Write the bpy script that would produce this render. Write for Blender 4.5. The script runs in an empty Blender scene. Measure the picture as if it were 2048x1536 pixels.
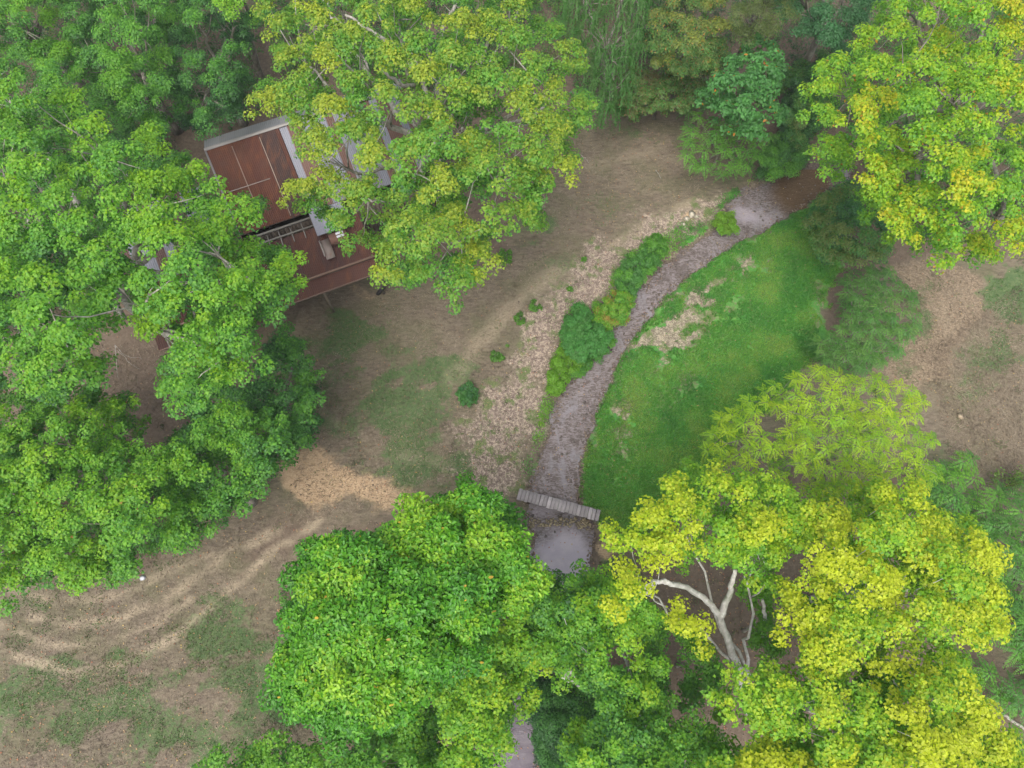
import bpy, math, random
import numpy as np

R = math.radians
C = bpy.context.scene.collection
sc = bpy.context.scene

# ------------------------------------------------------------------ camera, sky, sun, exposure
TILT, H, F = R(22), 30.0, 1365.0
cd = bpy.data.cameras.new('camera'); cam = bpy.data.objects.new('camera', cd); C.objects.link(cam)
cd.sensor_width = 36; cd.lens = F/2048*36; cd.clip_end = 600; cd.clip_start = .5
cam.location = (0, 0, H); cam.rotation_euler = (TILT, 0, 0); sc.camera = cam

SUN_EL, SUN_AZ = R(62), R(200)
w = bpy.data.worlds.new('World'); sc.world = w; w.use_nodes = True
nt = w.node_tree; bg = nt.nodes['Background']
sky = nt.nodes.new('ShaderNodeTexSky'); sky.sky_type = 'NISHITA'; sky.sun_disc = False
sky.sun_elevation = SUN_EL; sky.sun_rotation = SUN_AZ; sky.dust_density = 4; sky.air_density = 1.2
hs = nt.nodes.new('ShaderNodeHueSaturation'); hs.inputs['Saturation'].default_value = .35
nt.links.new(sky.outputs[0], hs.inputs['Color']); nt.links.new(hs.outputs[0], bg.inputs['Color'])
bg.inputs['Strength'].default_value = .15
sd = bpy.data.lights.new('sun', 'SUN'); sd.energy = 1.05; sd.angle = R(30); sd.color = (1, .95, .88)
sun = bpy.data.objects.new('sun', sd); C.objects.link(sun)
sun.rotation_euler = (R(90)-SUN_EL, 0, -SUN_AZ+math.pi)
sc.view_settings.view_transform = 'Standard'; sc.view_settings.look = 'None'
sc.view_settings.exposure = 1.15; sc.view_settings.gamma = 1
sc.cycles.max_bounces = 6; sc.cycles.transparent_max_bounces = 4

# ------------------------------------------------------------------ helpers
rng = np.random.default_rng(11)
cT, sT = math.cos(TILT), math.sin(TILT)
def at(px, py, z=0.0):
    """point of the photographed place at height z, from where it lies in the photograph"""
    x = (px-1024)/F; y = (768-py)/F
    dz = y*sT-cT; t = (H-z)/-dz
    return np.array([x*t, (y*cT+sT)*t, z*1.0]) if np.ndim(px) == 0 else np.stack([x*t, (y*cT+sT)*t, z+0*x], -1)
def topx(P):
    d = P-np.array([0, 0, H])
    u = d[:, 1]*cT+d[:, 2]*sT; f = d[:, 1]*sT-d[:, 2]*cT
    return 1024+F*d[:, 0]/f, 768-F*u/f
def unit(v): return v/np.maximum(np.linalg.norm(v, axis=-1, keepdims=True), 1e-9)
def hash2(i, j, s):
    n = (i*374761393+j*668265263+s*1442695041) & 0xffffffff
    n = ((n ^ (n >> 13))*1274126177) & 0xffffffff
    return ((n ^ (n >> 16)) & 0xffff)/65535.0
def vnoise(x, y, f, s=0):
    x = x*f; y = y*f
    i = np.floor(x).astype(np.int64); j = np.floor(y).astype(np.int64)
    u = x-i; v = y-j; u = u*u*(3-2*u); v = v*v*(3-2*v)
    a = hash2(i, j, s); b = hash2(i+1, j, s); c = hash2(i, j+1, s); d = hash2(i+1, j+1, s)
    return (a*(1-u)+b*u)*(1-v)+(c*(1-u)+d*u)*v
def fbm(x, y, f, s=0, o=4):
    r = 0; a = .5; t = 0
    for k in range(o):
        r = r+a*vnoise(x, y, f*2**k, s+k*17); t += a; a *= .55
    return r/t
def sdf(px, py, poly):
    """signed distance to a polygon, positive inside"""
    P = np.array(poly, float); n = len(P)
    d = np.full(px.shape, 1e9); ins = np.zeros(px.shape, bool)
    for k in range(n):
        a = P[k]; b = P[(k+1) % n]; ab = b-a
        t = np.clip(((px-a[0])*ab[0]+(py-a[1])*ab[1])/(ab@ab+1e-9), 0, 1)
        d = np.minimum(d, np.hypot(px-a[0]-t*ab[0], py-a[1]-t*ab[1]))
        c = (a[1] > py) != (b[1] > py)
        ins ^= c & (px < (b[0]-a[0])*(py-a[1])/(b[1]-a[1]+1e-12)+a[0])
    return np.where(ins, d, -d)

def tag(o, label=None, cat=None, group=None, kind=None):
    if label: o['label'] = label
    if cat: o['category'] = cat
    if group: o['group'] = group
    if kind: o['kind'] = kind
    return o
def empty(name, loc):
    o = bpy.data.objects.new(name, None); C.objects.link(o); o.location = loc; o.empty_display_size = .3
    return o
def mesh_obj(name, V, faces, m, parent=None, col=None, smooth=False):
    """faces: (n,k) array of equal faces, or a list of such arrays"""
    V = np.asarray(V, np.float32)
    if parent is not None: V = V-np.array(parent.location, np.float32)
    fl = faces if isinstance(faces, list) else [faces]
    fl = [np.asarray(f, np.int32) for f in fl if len(f)]
    me = bpy.data.meshes.new(name)
    nl = sum(f.size for f in fl); nf = sum(len(f) for f in fl)
    me.vertices.add(len(V)); me.vertices.foreach_set('co', V.ravel())
    me.loops.add(nl); me.polygons.add(nf)
    me.loops.foreach_set('vertex_index', np.concatenate([f.ravel() for f in fl]))
    tot = np.concatenate([np.full(len(f), f.shape[1], np.int32) for f in fl])
    me.polygons.foreach_set('loop_start', np.concatenate([[0], np.cumsum(tot)[:-1]]).astype(np.int32))
    if smooth: me.polygons.foreach_set('use_smooth', np.ones(nf, bool))
    me.update(calc_edges=True)
    for nm, c in (col or {}).items():
        c = np.asarray(c, np.float32)
        if c.shape[1] == 3: c = np.concatenate([c, np.ones((len(c), 1), np.float32)], 1)
        a = me.color_attributes.new(nm, 'FLOAT_COLOR', 'POINT'); a.data.foreach_set('color', c.ravel())
    me.materials.append(m)
    o = bpy.data.objects.new(name, me); C.objects.link(o)
    if parent is not None: o.parent = parent
    return o
class MB:
    """collects shapes for ONE mesh object"""
    def __init__(s): s.V = []; s.f = {}; s.n = 0; s.c = []
    def add(s, V, F_, col=None):
        V = np.asarray(V, float); s.V.append(V)
        for f in (F_ if isinstance(F_, list) and np.ndim(F_[0]) == 2 else [F_]):
            f = np.asarray(f, int)
            if len(f): s.f.setdefault(f.shape[1], []).append(f+s.n)
        s.n += len(V)
        s.c.append(np.broadcast_to(np.array((1, 1, 1) if col is None else col, float), (len(V), 3)))
    def tube(s, pts, rad, k=6, col=None):
        P = np.asarray(pts, float); n = len(P); rad = np.broadcast_to(np.asarray(rad, float), (n,))
        T = unit(np.gradient(P, axis=0)); ref = np.array([0, 0, 1.]) if abs(T[:, 2]).mean() < .8 else np.array([1., 0, 0])
        A = unit(np.cross(T, ref)); B = np.cross(T, A)
        an = np.arange(k)*2*math.pi/k
        V = P[:, None]+rad[:, None, None]*(A[:, None]*np.cos(an)[None, :, None]+B[:, None]*np.sin(an)[None, :, None])
        i = np.arange(n-1)[:, None]*k; j = np.arange(k)[None]; j2 = (j+1) % k
        f = np.stack([i+j, i+j2, i+k+j2, i+k+j], -1).reshape(-1, 4)
        s.add(V.reshape(-1, 3), [f, np.arange(k)[None, ::-1], (np.arange(k)+(n-1)*k)[None]], col)
    def box(s, o, ax, ay, az, col=None):
        o, ax, ay, az = (np.asarray(q, float) for q in (o, ax, ay, az))
        V = [o, o+ax, o+ax+ay, o+ay]; V += [v+az for v in V]
        s.add(V, [[0, 3, 2, 1], [4, 5, 6, 7], [0, 1, 5, 4], [1, 2, 6, 5], [2, 3, 7, 6], [3, 0, 4, 7]], col)
    def build(s, name, m, parent=None, smooth=False):
        return mesh_obj(name, np.concatenate(s.V), [np.concatenate(v) for v in s.f.values()], m, parent, {'Col': np.concatenate(s.c)}, smooth)

# ------------------------------------------------------------------ materials
class NT:
    def __init__(s, name):
        s.m = bpy.data.materials.new(name); s.m.use_nodes = True; s.t = s.m.node_tree
        s.b = s.t.nodes['Principled BSDF']; s.out = s.t.nodes['Material Output']
    def n(s, t, **k):
        x = s.t.nodes.new('ShaderNode'+t)
        for a, v in k.items(): setattr(x, a, v)
        return x
    def l(s, a, b): s.t.links.new(a, b)
    def setv(s, sock, v):
        if hasattr(v, 'links') or hasattr(v, 'is_linked'): s.l(v, sock)
        else: sock.default_value = v
    def attr(s, nm):
        a = s.n('Attribute'); a.attribute_name = nm; return a
    def coord(s, scale=(1, 1, 1), rot=0):
        c = s.n('NewGeometry'); m = s.n('Mapping'); m.inputs['Scale'].default_value = scale; m.inputs['Rotation'].default_value = (0, 0, rot)
        s.l(c.outputs['Position'], m.inputs[0]); return m.outputs[0]
    def noise(s, scale, vec=None, detail=4, rough=.6, dist=0):
        x = s.n('TexNoise'); x.inputs['Scale'].default_value = scale; x.inputs['Detail'].default_value = detail
        x.inputs['Roughness'].default_value = rough; x.inputs['Distortion'].default_value = dist
        s.l(vec if vec is not None else s.coord(), x.inputs['Vector']); return x.outputs['Fac']
    def math(s, op, a, b=0., clamp=False):
        x = s.n('Math', operation=op, use_clamp=clamp); s.setv(x.inputs[0], a); s.setv(x.inputs[1], b); return x.outputs[0]
    def ramp(s, f, lo, hi):
        x = s.n('MapRange'); x.interpolation_type = 'SMOOTHSTEP'; s.l(f, x.inputs[0]); x.inputs[1].default_value = lo; x.inputs[2].default_value = hi
        return x.outputs[0]
    def mix(s, f, a, b, blend='MIX'):
        x = s.n('Mix', data_type='RGBA', blend_type=blend); s.setv(x.inputs[0], f)
        for i, v in ((6, a), (7, b)):
            if isinstance(v, tuple): x.inputs[i].default_value = (*v, 1) if len(v) == 3 else v
            else: s.l(v, x.inputs[i])
        return x.outputs[2]
    def bump(s, h, strength=.5, dist=.05):
        x = s.n('Bump'); x.inputs['Strength'].default_value = strength; x.inputs['Distance'].default_value = dist
        s.l(h, x.inputs['Height']); s.l(x.outputs[0], s.b.inputs['Normal'])

def leaf_material(name, transl=.48, rough=.5, spec=.35):
    m = NT(name); a = m.attr('Col').outputs['Color']
    m.l(a, m.b.inputs['Base Color']); m.b.inputs['Roughness'].default_value = rough
    m.b.inputs['Specular IOR Level'].default_value = spec
    t = m.n('BsdfTranslucent'); m.l(m.mix(1., a, (1.15, 1.35, .55), 'MULTIPLY'), t.inputs[0])
    x = m.n('MixShader'); x.inputs[0].default_value = transl
    m.l(m.b.outputs[0], x.inputs[1]); m.l(t.outputs[0], x.inputs[2]); m.l(x.outputs[0], m.out.inputs[0])
    return m.m
LEAF = leaf_material('leaf'); GLOSSY = leaf_material('glossy_leaf', .34, .45, .4); GRASS = leaf_material('grass_blade', .3, .6, .2)

def bark_material(name, c1, c2):
    m = NT(name); f = m.noise(7, m.coord((1, 1, .35)), 5); g = m.noise(1.3, None, 3)
    c = m.mix(m.ramp(f, .35, .7), c1, c2); c = m.mix(m.ramp(g, .5, .75), c, (.11, .13, .07))
    m.l(c, m.b.inputs['Base Color']); m.b.inputs['Roughness'].default_value = .9; m.bump(f, .6, .03)
    return m.m
BARK_PALE = bark_material('pale_bark', (.20, .18, .15), (.40, .37, .33))
BARK_WHITE = bark_material('white_bark', (.34, .32, .29), (.56, .54, .51))
BARK_GREY = bark_material('grey_bark', (.12, .105, .085), (.27, .24, .20))
BARK_DARK = bark_material('dark_bark', (.05, .042, .035), (.13, .11, .09))

def plain_attr(name, rough=.85, nscale=18, amt=.35, spec=.3, bump=.3):
    m = NT(name); f = m.noise(nscale, None, 5, .7)
    c = m.mix(m.ramp(f, .25, .8), m.attr('Col').outputs['Color'], (.05, .04, .035), 'MIX')
    k = m.mix(amt, m.attr('Col').outputs['Color'], c)
    m.l(k, m.b.inputs['Base Color']); m.b.inputs['Roughness'].default_value = rough; m.b.inputs['Specular IOR Level'].default_value = spec
    m.bump(f, bump, .02); return m.m
STONE = plain_attr('stone'); LITTER = plain_attr('litter', .8, 30, .2)

# ------------------------------------------------------------------ creek plan (banks read off the photograph)
bankL = [(1700,330),(1640,318),(1590,322),(1558,345),(1520,365),(1480,385),(1455,415),(1450,445),(1410,470),(1375,495),(1335,530),(1300,560),(1272,585),(1255,612),(1238,645),(1222,680),(1190,715),(1160,745),(1135,762),(1122,790),(1108,830),(1097,870),(1083,905),(1072,940),(1063,975),(1055,1010),(1060,1050),(1066,1090),(1064,1140),(1050,1200),(1030,1280),(1010,1370),(1000,1450),(990,1536),(985,1650)]
bankR = [(1720,400),(1690,385),(1655,378),(1620,400),(1575,428),(1540,452),(1500,470),(1465,488),(1430,512),(1400,532),(1360,560),(1335,582),(1308,612),(1285,640),(1265,670),(1248,700),(1228,740),(1212,775),(1192,815),(1178,860),(1168,900),(1162,940),(1156,975),(1158,1005),(1178,1035),(1186,1065),(1184,1100),(1176,1150),(1150,1200),(1120,1290),(1090,1370),(1080,1450),(1077,1536),(1080,1650)]
creek_px = bankL+bankR[::-1]
creek = [tuple(at(x, y, -.12)[:2]) for x, y in creek_px]

# ------------------------------------------------------------------ ground: one sheet
def zaxis(lo, hi, st, far):
    a = list(np.arange(lo, hi+1e-6, st)); d = st; l = [lo]; h = [hi]
    while h[-1] < far: d *= 1.35; h.append(h[-1]+d)
    d = st
    while l[-1] > -far: d *= 1.35; l.append(l[-1]-d)
    return np.array(l[:0:-1]+a+h[1:])
gx = zaxis(-33, 33, .10, 220); gy = zaxis(-6, 40, .10, 260)
X, Y = np.meshgrid(gx, gy); nx, ny = len(gx), len(gy)
X = X.ravel(); Y = Y.ravel()
near = (abs(X) < 40) & (Y > -9) & (Y < 46)
cd_ = np.full(X.shape, -9.); cd_[near] = sdf(X[near], Y[near], creek)
cd_ = cd_+np.where(near, (fbm(X, Y, 1.6, 5, 4)-.5)*.75, 0)
Z = (fbm(X, Y, .12, 1, 3)-.5)*.5+(fbm(X, Y, .9, 2, 3)-.5)*.10+(fbm(X, Y, 4, 3, 2)-.5)*.035
Z *= np.clip((-cd_)/3, .15, 1)
Z += -.42*np.clip((cd_+.35)/.6, 0, 1)**1.2
Z -= .12*np.clip((cd_+1.6)/1.6, 0, 1)
def ground_z(x, y):
    i = np.clip(np.searchsorted(gx, x), 1, nx-1); j = np.clip(np.searchsorted(gy, y), 1, ny-1)
    return Z.reshape(ny, nx)[j, i]
PX, PY = topx(np.stack([X, Y, Z*0], -1))
bad = ~near
def zone(polys, feather, wob=18, seed=0, freq=.6):
    r = np.zeros(X.shape)
    for p in polys:
        d = np.full(X.shape, -999.); d[near] = sdf(PX[near], PY[near], p)
        d = d+(fbm(X, Y, freq, seed, 4)-.5)*2*wob
        r = np.maximum(r, np.clip(d/feather+.5, 0, 1))
    return r
def blobs(lst, seed=0, wob=.5):
    r = np.zeros(X.shape); nn = (fbm(X*.8+Y*.6, Y*1.5-X*.7, .7, seed, 6)-.5)*wob*2.6
    for cx, cy, rx, ry, a, s in lst:
        ca, sa = math.cos(R(a)), math.sin(R(a)); dx = PX-cx; dy = PY-cy
        q = np.sqrt(((dx*ca+dy*sa)/rx)**2+((-dx*sa+dy*ca)/ry)**2)
        r = np.maximum(r, s*np.clip(1.3-q+nn, 0, 1))
    r[bad] = 0
    return r
lawn = zone([[(1158,1010),(1163,950),(1170,900),(1192,815),(1212,775),(1248,700),(1285,640),(1335,580),(1400,530),(1465,486),(1540,450),(1620,398),(1660,374),(1700,400),(1700,480),(1665,560),(1655,620),(1640,700),(1600,760),(1500,830),(1440,920),(1410,1000),(1330,1060),(1230,1060),(1190,1050)],
             [(1000,1600),(1090,1400),(1160,1420),(1200,1600)],
             [(1425,400),(1460,385),(1495,372),(1485,395),(1450,410),(1420,425)],
             [(1130,765),(1140,700),(1220,670),(1225,690),(1170,740)]], 40, 26, 31, 1.3)
lawn = np.maximum(lawn, blobs([(1430,500,45,14,-30,.9),(1390,470,50,10,-35,.9),(1310,500,50,14,-40,.9),(1230,580,60,16,-55,.7),(1120,740,70,16,-65,.9),(1095,850,50,10,-70,.7),(1065,960,60,10,-75,.6),(1560,350,60,20,-20,.6)], 41))
straw = zone([[(1010,1000),(900,960),(890,900),(930,840),(990,760),(1020,690),(1060,640),(1110,570),(1160,520),(1220,470),(1300,430),(1400,390),(1450,400),(1440,440),(1350,520),(1260,560),(1220,600),(1140,690),(1100,790),(1085,880),(1060,990)]], 110, 60, 51, .9)
straw = np.maximum(straw, blobs([(1345,655,70,46,-50,.95),(1420,575,80,36,-30,.85),(1490,525,70,34,-30,.8),(1330,720,50,30,-40,.6),(1240,900,60,30,-60,.55),(1390,760,60,30,-30,.5),(1250,815,20,26,0,.6),(1400,640,60,40,0,.55),(1290,690,40,20,0,.5),(1460,610,70,24,-30,.45),(1570,520,60,24,-30,.4),(1640,600,20,60,0,.5),(1480,720,60,26,-30,.4),(1230,960,30,20,0,.4),(1190,900,10,60,0,.5)], 52, 1.1))
dirt = zone([[(560,940),(600,905),(650,915),(700,935),(760,965),(820,985),(820,1020),(760,1020),(690,1005),(640,1010),(600,985)]], 80, 60, 61, .55)
dirt = np.maximum(dirt, blobs([(1215,1105,30,26,30,.75),(1380,428,26,14,-30,.7),(720,585,50,22,20,.5),(760,600,30,14,30,.5),(260,745,60,50,0,.35),(1260,1150,18,30,0,.9),(1440,1330,25,18,0,.3)], 62))
soil = zone([[(-200,-200),(2200,-200),(2200,120),(1650,300),(1560,340),(1400,300),(1380,230),(1250,225),(1150,240),(1120,330),(1050,430),(960,560),(850,560),(700,500),(600,520),(600,610),(560,640),(450,800),(430,1050),(280,1140),(-200,1150)],
             [(1600,300),(2200,300),(2200,480),(1900,515),(1760,530),(1720,560),(1700,640),(1700,760),(1650,720),(1640,560),(1700,460),(1660,380)],
             [(1190,1080),(1330,1060),(1450,960),(1600,900),(1850,960),(2000,1250),(2060,1600),(1180,1600),(1150,1450),(1200,1160)],
             [(640,1500),(560,1380),(600,1150),(700,1060),(860,1010),(1000,1060),(1050,1200),(1000,1430),(980,1600),(640,1600)]], 90, 40, 71, .4)
soil = np.maximum(soil, blobs([(560,1080,140,60,-25,.8),(560,1300,60,130,0,.5),(300,1290,130,50,-25,.45)], 72))
weeds = blobs([(690,690,90,60,20,1.),(760,690,60,60,0,.7),(880,745,70,30,-10,1.1),(790,820,150,80,-20,.95),(830,910,130,60,0,1.1),(700,850,80,60,0,.75),(650,760,60,60,0,.5),(660,640,40,30,0,.5),
               (450,1260,80,70,-40,1.),(490,1380,110,120,0,.85),(130,1400,190,120,0,.75),(330,1460,150,80,0,.75),(60,1200,60,40,0,.5),(620,1120,40,20,-20,.4),(1120,520,50,40,-40,.5),(1260,260,60,20,0,.5),(1200,400,80,50,0,.4),
               (1850,620,30,120,15,.6),(1960,740,60,120,20,.55),(2040,590,80,100,0,1.2),(2000,700,40,80,30,.7),(1900,900,90,60,0,.35),(1080,450,60,40,-30,.7),(960,930,80,40,0,.9),(1000,840,60,70,-40,.6),(1240,520,50,14,-45,.7),(1150,620,40,40,0,.6),(1900,1450,60,60,0,.5),(1250,1150,60,40,0,.8)], 81, .9)
field = zone([[(1780,540),(1870,510),(1960,530),(2200,520),(2200,980),(1960,970),(1900,900),(1850,800),(1720,760),(1790,700),(1830,640)]], 60, 30, 91, .5)
matt = zone([[(1790,530),(1880,510),(1960,560),(1980,620),(1900,700),(1900,760),(1820,790),(1740,740),(1800,690),(1840,640)]], 60, 30, 92, .5)
def arc(pts, wdt, st):
    r = np.zeros(X.shape); q = [np.array(p, float) for p in pts]
    d = np.full(X.shape, 1e9)
    for a, b in zip(q[:-1], q[1:]):
        ab = b-a; t = np.clip(((PX-a[0])*ab[0]+(PY-a[1])*ab[1])/(ab@ab), 0, 1)
        d = np.minimum(d, np.hypot(PX-a[0]-t*ab[0], PY-a[1]-t*ab[1]))
    d = d+(fbm(X, Y, 1.5, 7, 3)-.5)*16
    return st*np.clip(1.25-d/wdt/1.3, 0, 1)*np.where(bad, 0, 1)*np.clip(fbm(X, Y, 1.1, 9, 3)*2.6-.5, .2, 1)
tracks = np.maximum.reduce([arc(p, wd, s) for p, wd, s in [
    ([(-20,1290),(60,1325),(150,1345),(240,1330),(320,1290),(400,1230),(480,1160),(560,1090),(640,1040)], 9, .9),
    ([(60,1235),(150,1248),(240,1235),(320,1200),(390,1150),(470,1100),(560,1060)], 10, .8),
    ([(20,1180),(100,1200),(190,1200),(270,1180),(340,1140),(420,1110)], 9, .6),
    ([(0,1250),(100,1290),(200,1290),(300,1250),(380,1200)], 7, .6),
    ([(1100,600),(1200,500),(1300,440),(1400,400)], 10, .6),([(900,770),(960,690),(1030,610),(1120,540)], 16, .6),
    ([(600,760),(650,830),(760,900),(900,930)], 10, .35),([(1170,330),(1300,300),(1400,330)], 12, .3)]])
wet = np.clip((cd_+.22)/.25, 0, 1)
clampn = lambda a: np.clip(np.nan_to_num(a), 0, 1)
z1 = np.stack([clampn(lawn), clampn(straw), clampn(dirt)], -1)
z2 = np.stack([clampn(soil), clampn(weeds), clampn(np.maximum(field*.6, tracks))], -1)
z3 = np.stack([clampn(wet), clampn(matt), clampn(tracks)], -1)
for z_ in (z1, z2, z3): z_[bad] = 0
z2[bad, 0] = .6; z2[bad, 1] = .4

g = NT('ground')
A1 = g.n('SeparateColor'); g.l(g.attr('Z1').outputs['Color'], A1.inputs[0])
A2 = g.n('SeparateColor'); g.l(g.attr('Z2').outputs['Color'], A2.inputs[0])
A3 = g.n('SeparateColor'); g.l(g.attr('Z3').outputs['Color'], A3.inputs[0])
nA = g.noise(1.1, None, 8, .68); nB = g.noise(6, None, 6, .75); nC = g.noise(22, None, 5, .8)
nD = g.noise(2.6, g.coord((1, 3.2, 1), R(-35)), 7, .7, .4); nE = g.noise(9, g.coord((1, 2.6, 1), R(25)), 5, .75, .6); nF = g.noise(.45, None, 5, .6)
c = g.mix(g.ramp(nD, .34, .64), (.094, .075, .056), (.178, .146, .105))
c = g.mix(g.math('MULTIPLY', g.ramp(nA, .45, .75), .5), c, (.138, .104, .086))
c = g.mix(g.math('MULTIPLY', g.ramp(nF, .42, .66), .5), c, (.098, .104, .050))
c = g.mix(g.math('MULTIPLY', g.ramp(nE, .52, .75), .5), c, (.26, .20, .14))
def masked(a, n, k=1.1, lo=.42, hi=.62): return g.ramp(g.math('ADD', a, g.math('MULTIPLY', g.math('SUBTRACT', n, .5), k)), lo, hi)
nAB = g.math('ADD', g.math('MULTIPLY', nA, .5), g.math('MULTIPLY', nB, .5))
nBC = g.math('ADD', g.math('MULTIPLY', nC, .5), g.math('MULTIPLY', nB, .5))
# under the trees: purple brown leaf mould
cs = g.mix(g.ramp(nB, .35, .7), (.100, .072, .056), (.160, .120, .090)); c = g.mix(g.math('MULTIPLY', masked(A2.outputs[0], nAB, .9, .3, .8), .85), c, cs)
# dry field and wheel tracks
cf = g.mix(g.ramp(nE, .35, .68), (.125, .105, .070), (.225, .180, .125)); c = g.mix(g.math('MULTIPLY', masked(A2.outputs[2], nAB, .8, .25, .85), .8), c, cf)
cm = g.mix(g.ramp(nE, .38, .62), (.135, .100, .070), (.33, .255, .175)); c = g.mix(g.math('MULTIPLY', masked(A3.outputs[1], nAB, 1.4, .35, .7), .9), c, cm)
# weeds
cw = g.mix(g.ramp(nB, .35, .7), (.048, .100, .034), (.100, .145, .056)); c = g.mix(g.math('MULTIPLY', masked(A2.outputs[1], nAB, 2.6, .35, .75), .85), c, cw)
c = g.mix(g.math('MULTIPLY', A3.outputs[2], g.ramp(nE, .30, .55)), c, (.32, .26, .185))
# straw and gravel bank
c1 = g.mix(g.ramp(nBC, .45, .58), (.150, .110, .096), (.40, .325, .25)); c1 = g.mix(g.ramp(nA, .5, .6), c1, g.mix(g.ramp(nC, .4, .6), (.075, .12, .04), (.16, .17, .075)))
c = g.mix(masked(A1.outputs[1], nAB, 1.5, .4, .75), c, c1)
# sandy bare dirt
cb = g.mix(g.ramp(nE, .35, .7), (.30, .205, .125), (.47, .350, .225)); c = g.mix(masked(A1.outputs[2], nAB, 1.3, .4, .8), c, cb)
# lawn
cl = g.mix(g.ramp(nB, .3, .7), (.050, .185, .036), (.092, .27, .046)); cl = g.mix(g.math('MULTIPLY', g.ramp(nA, .42, .62), .8), cl, (.125, .25, .055)); cl = g.mix(g.math('MULTIPLY', g.ramp(nD, .55, .66), .6), cl, (.20, .18, .09)); cl = g.mix(g.math('MULTIPLY', g.ramp(nF, .5, .65), .4), cl, (.030, .135, .040))
lm = g.math('MULTIPLY', masked(A1.outputs[0], nBC, .9, .4, .62), g.math('SUBTRACT', 1.0, g.math('MULTIPLY', masked(A1.outputs[1], nAB, 2.0, .42, .62), .9)))
c = g.mix(lm, c, cl)
# wet creek bed, bank mud
ct = g.mix(g.ramp(nBC, .4, .62), (.055, .042, .036), (.17, .135, .115)); c = g.mix(A3.outputs[0], c, ct)
c = g.mix(g.math('MULTIPLY', g.ramp(nC, .3, .75), .35), c, (.07, .055, .04), 'MULTIPLY') if False else c
sp = g.ramp(nC, .25, .75); c = g.mix(.42, c, g.mix(sp, (.66, .64, .62), (1.25, 1.25, 1.25)), 'MULTIPLY')
g.l(c, g.b.inputs['Base Color']); g.b.inputs['Roughness'].default_value = .95; g.b.inputs['Specular IOR Level'].default_value = .15
g.bump(g.math('ADD', nB, g.math('MULTIPLY', nC, .6)), .5, .06)
idx = np.arange(nx*ny).reshape(ny, nx)
q = np.stack([idx[:-1, :-1], idx[:-1, 1:], idx[1:, 1:], idx[1:, :-1]], -1).reshape(-1, 4)
gr = mesh_obj('ground', np.stack([X, Y, Z], -1), q, g.m, None, {'Z1': z1, 'Z2': z2, 'Z3': z3}, True)
tag(gr, 'brown autumn ground with a green lawn, dry grass and bare sandy earth', 'ground', kind='structure')

# ------------------------------------------------------------------ water
wm = NT('creek_water')
W1 = wm.n('SeparateColor'); wm.l(wm.attr('Wz').outputs['Color'], W1.inputs[0])
r1 = wm.noise(5, wm.coord((1, 2.4, 1), R(20)), 5, .65, 1.2); r2 = wm.noise(14, None, 4, .7, .8); r3 = wm.noise(1.6, None, 4)
cc = wm.mix(wm.ramp(r1, .40, .60), (.105, .082, .074), (.240, .205, .210))
cc = wm.mix(wm.math('MULTIPLY', wm.ramp(r2, .55, .72), .5), cc, (.27, .215, .175))
r4 = wm.noise(1.1, wm.coord((1, .45, 1), R(-20)), 5, .7, .6); cc = wm.mix(wm.math('MULTIPLY', wm.ramp(r4, .52, .66), .75), cc, (.245, .225, .245)); cc = wm.mix(wm.math('MULTIPLY', wm.ramp(r4, .48, .36), .6), cc, (.085, .066, .058))
cc = wm.mix(W1.outputs[0], cc, wm.mix(wm.ramp(r3, .35, .7), (.300, .262, .300), (.350, .305, .330)))  # calm pools: sky glare painted into the pale silty base colour
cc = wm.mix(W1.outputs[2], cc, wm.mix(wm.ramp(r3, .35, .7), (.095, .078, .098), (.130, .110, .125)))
cc = wm.mix(W1.outputs[1], cc, wm.mix(wm.ramp(r1, .35, .65), (.085, .048, .022), (.125, .080, .045)))
wm.l(cc, wm.b.inputs['Base Color']); wm.b.inputs['Roughness'].default_value = .12; wm.b.inputs['IOR'].default_value = 1.33
rip = wm.math('MULTIPLY', wm.math('ADD', r1, wm.math('MULTIPLY', r2, .5)), wm.math('SUBTRACT', 1.08, W1.outputs[0])); wm.bump(rip, .8, .09)
cx0, cx1, cy0, cy1 = -3.5, 19, -7, 25
wx = np.arange(cx0, cx1, .12); wy = np.arange(cy0, cy1, .12); WX, WY = np.meshgrid(wx, wy)
wd = sdf(WX.ravel(), WY.ravel(), creek).reshape(WX.shape)
wv = np.stack([WX.ravel(), WY.ravel(), np.full(WX.size, -.30)], -1)
wp = topx(wv); i0 = np.arange(WX.size).reshape(WX.shape)
keep = (wd[:-1, :-1] > -.35)
wq = np.stack([i0[:-1, :-1], i0[:-1, 1:], i0[1:, 1:], i0[1:, :-1]], -1)[keep]
def wblob(cx, cy, rx, ry): return np.clip(1.6-np.hypot((wp[0]-cx)/rx, (wp[1]-cy)/ry)*1.2, 0, 1)
wn = (fbm(wv[:, 0], wv[:, 1], 1.2, 3, 4)-.5)*.9
pool = np.clip(np.maximum.reduce([wblob(1130,1120,70,62), wblob(1035,1490,70,100)*.8, wblob(1490,430,34,22)*.75, wblob(1545,440,50,16)*.5, wblob(1080,1010,40,30)*.4])*1.5+wn-.3, 0, 1)
brown = np.clip(wblob(1605,372,62,62)*1.5+wn*.5-.1, 0, 1)
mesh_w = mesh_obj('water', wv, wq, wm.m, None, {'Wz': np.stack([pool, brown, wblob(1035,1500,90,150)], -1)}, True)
tag(mesh_w, 'shallow rippled creek water running over slate, calm lavender pool below the bridge with sky glare in its colour', 'creek', kind='structure')

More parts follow.
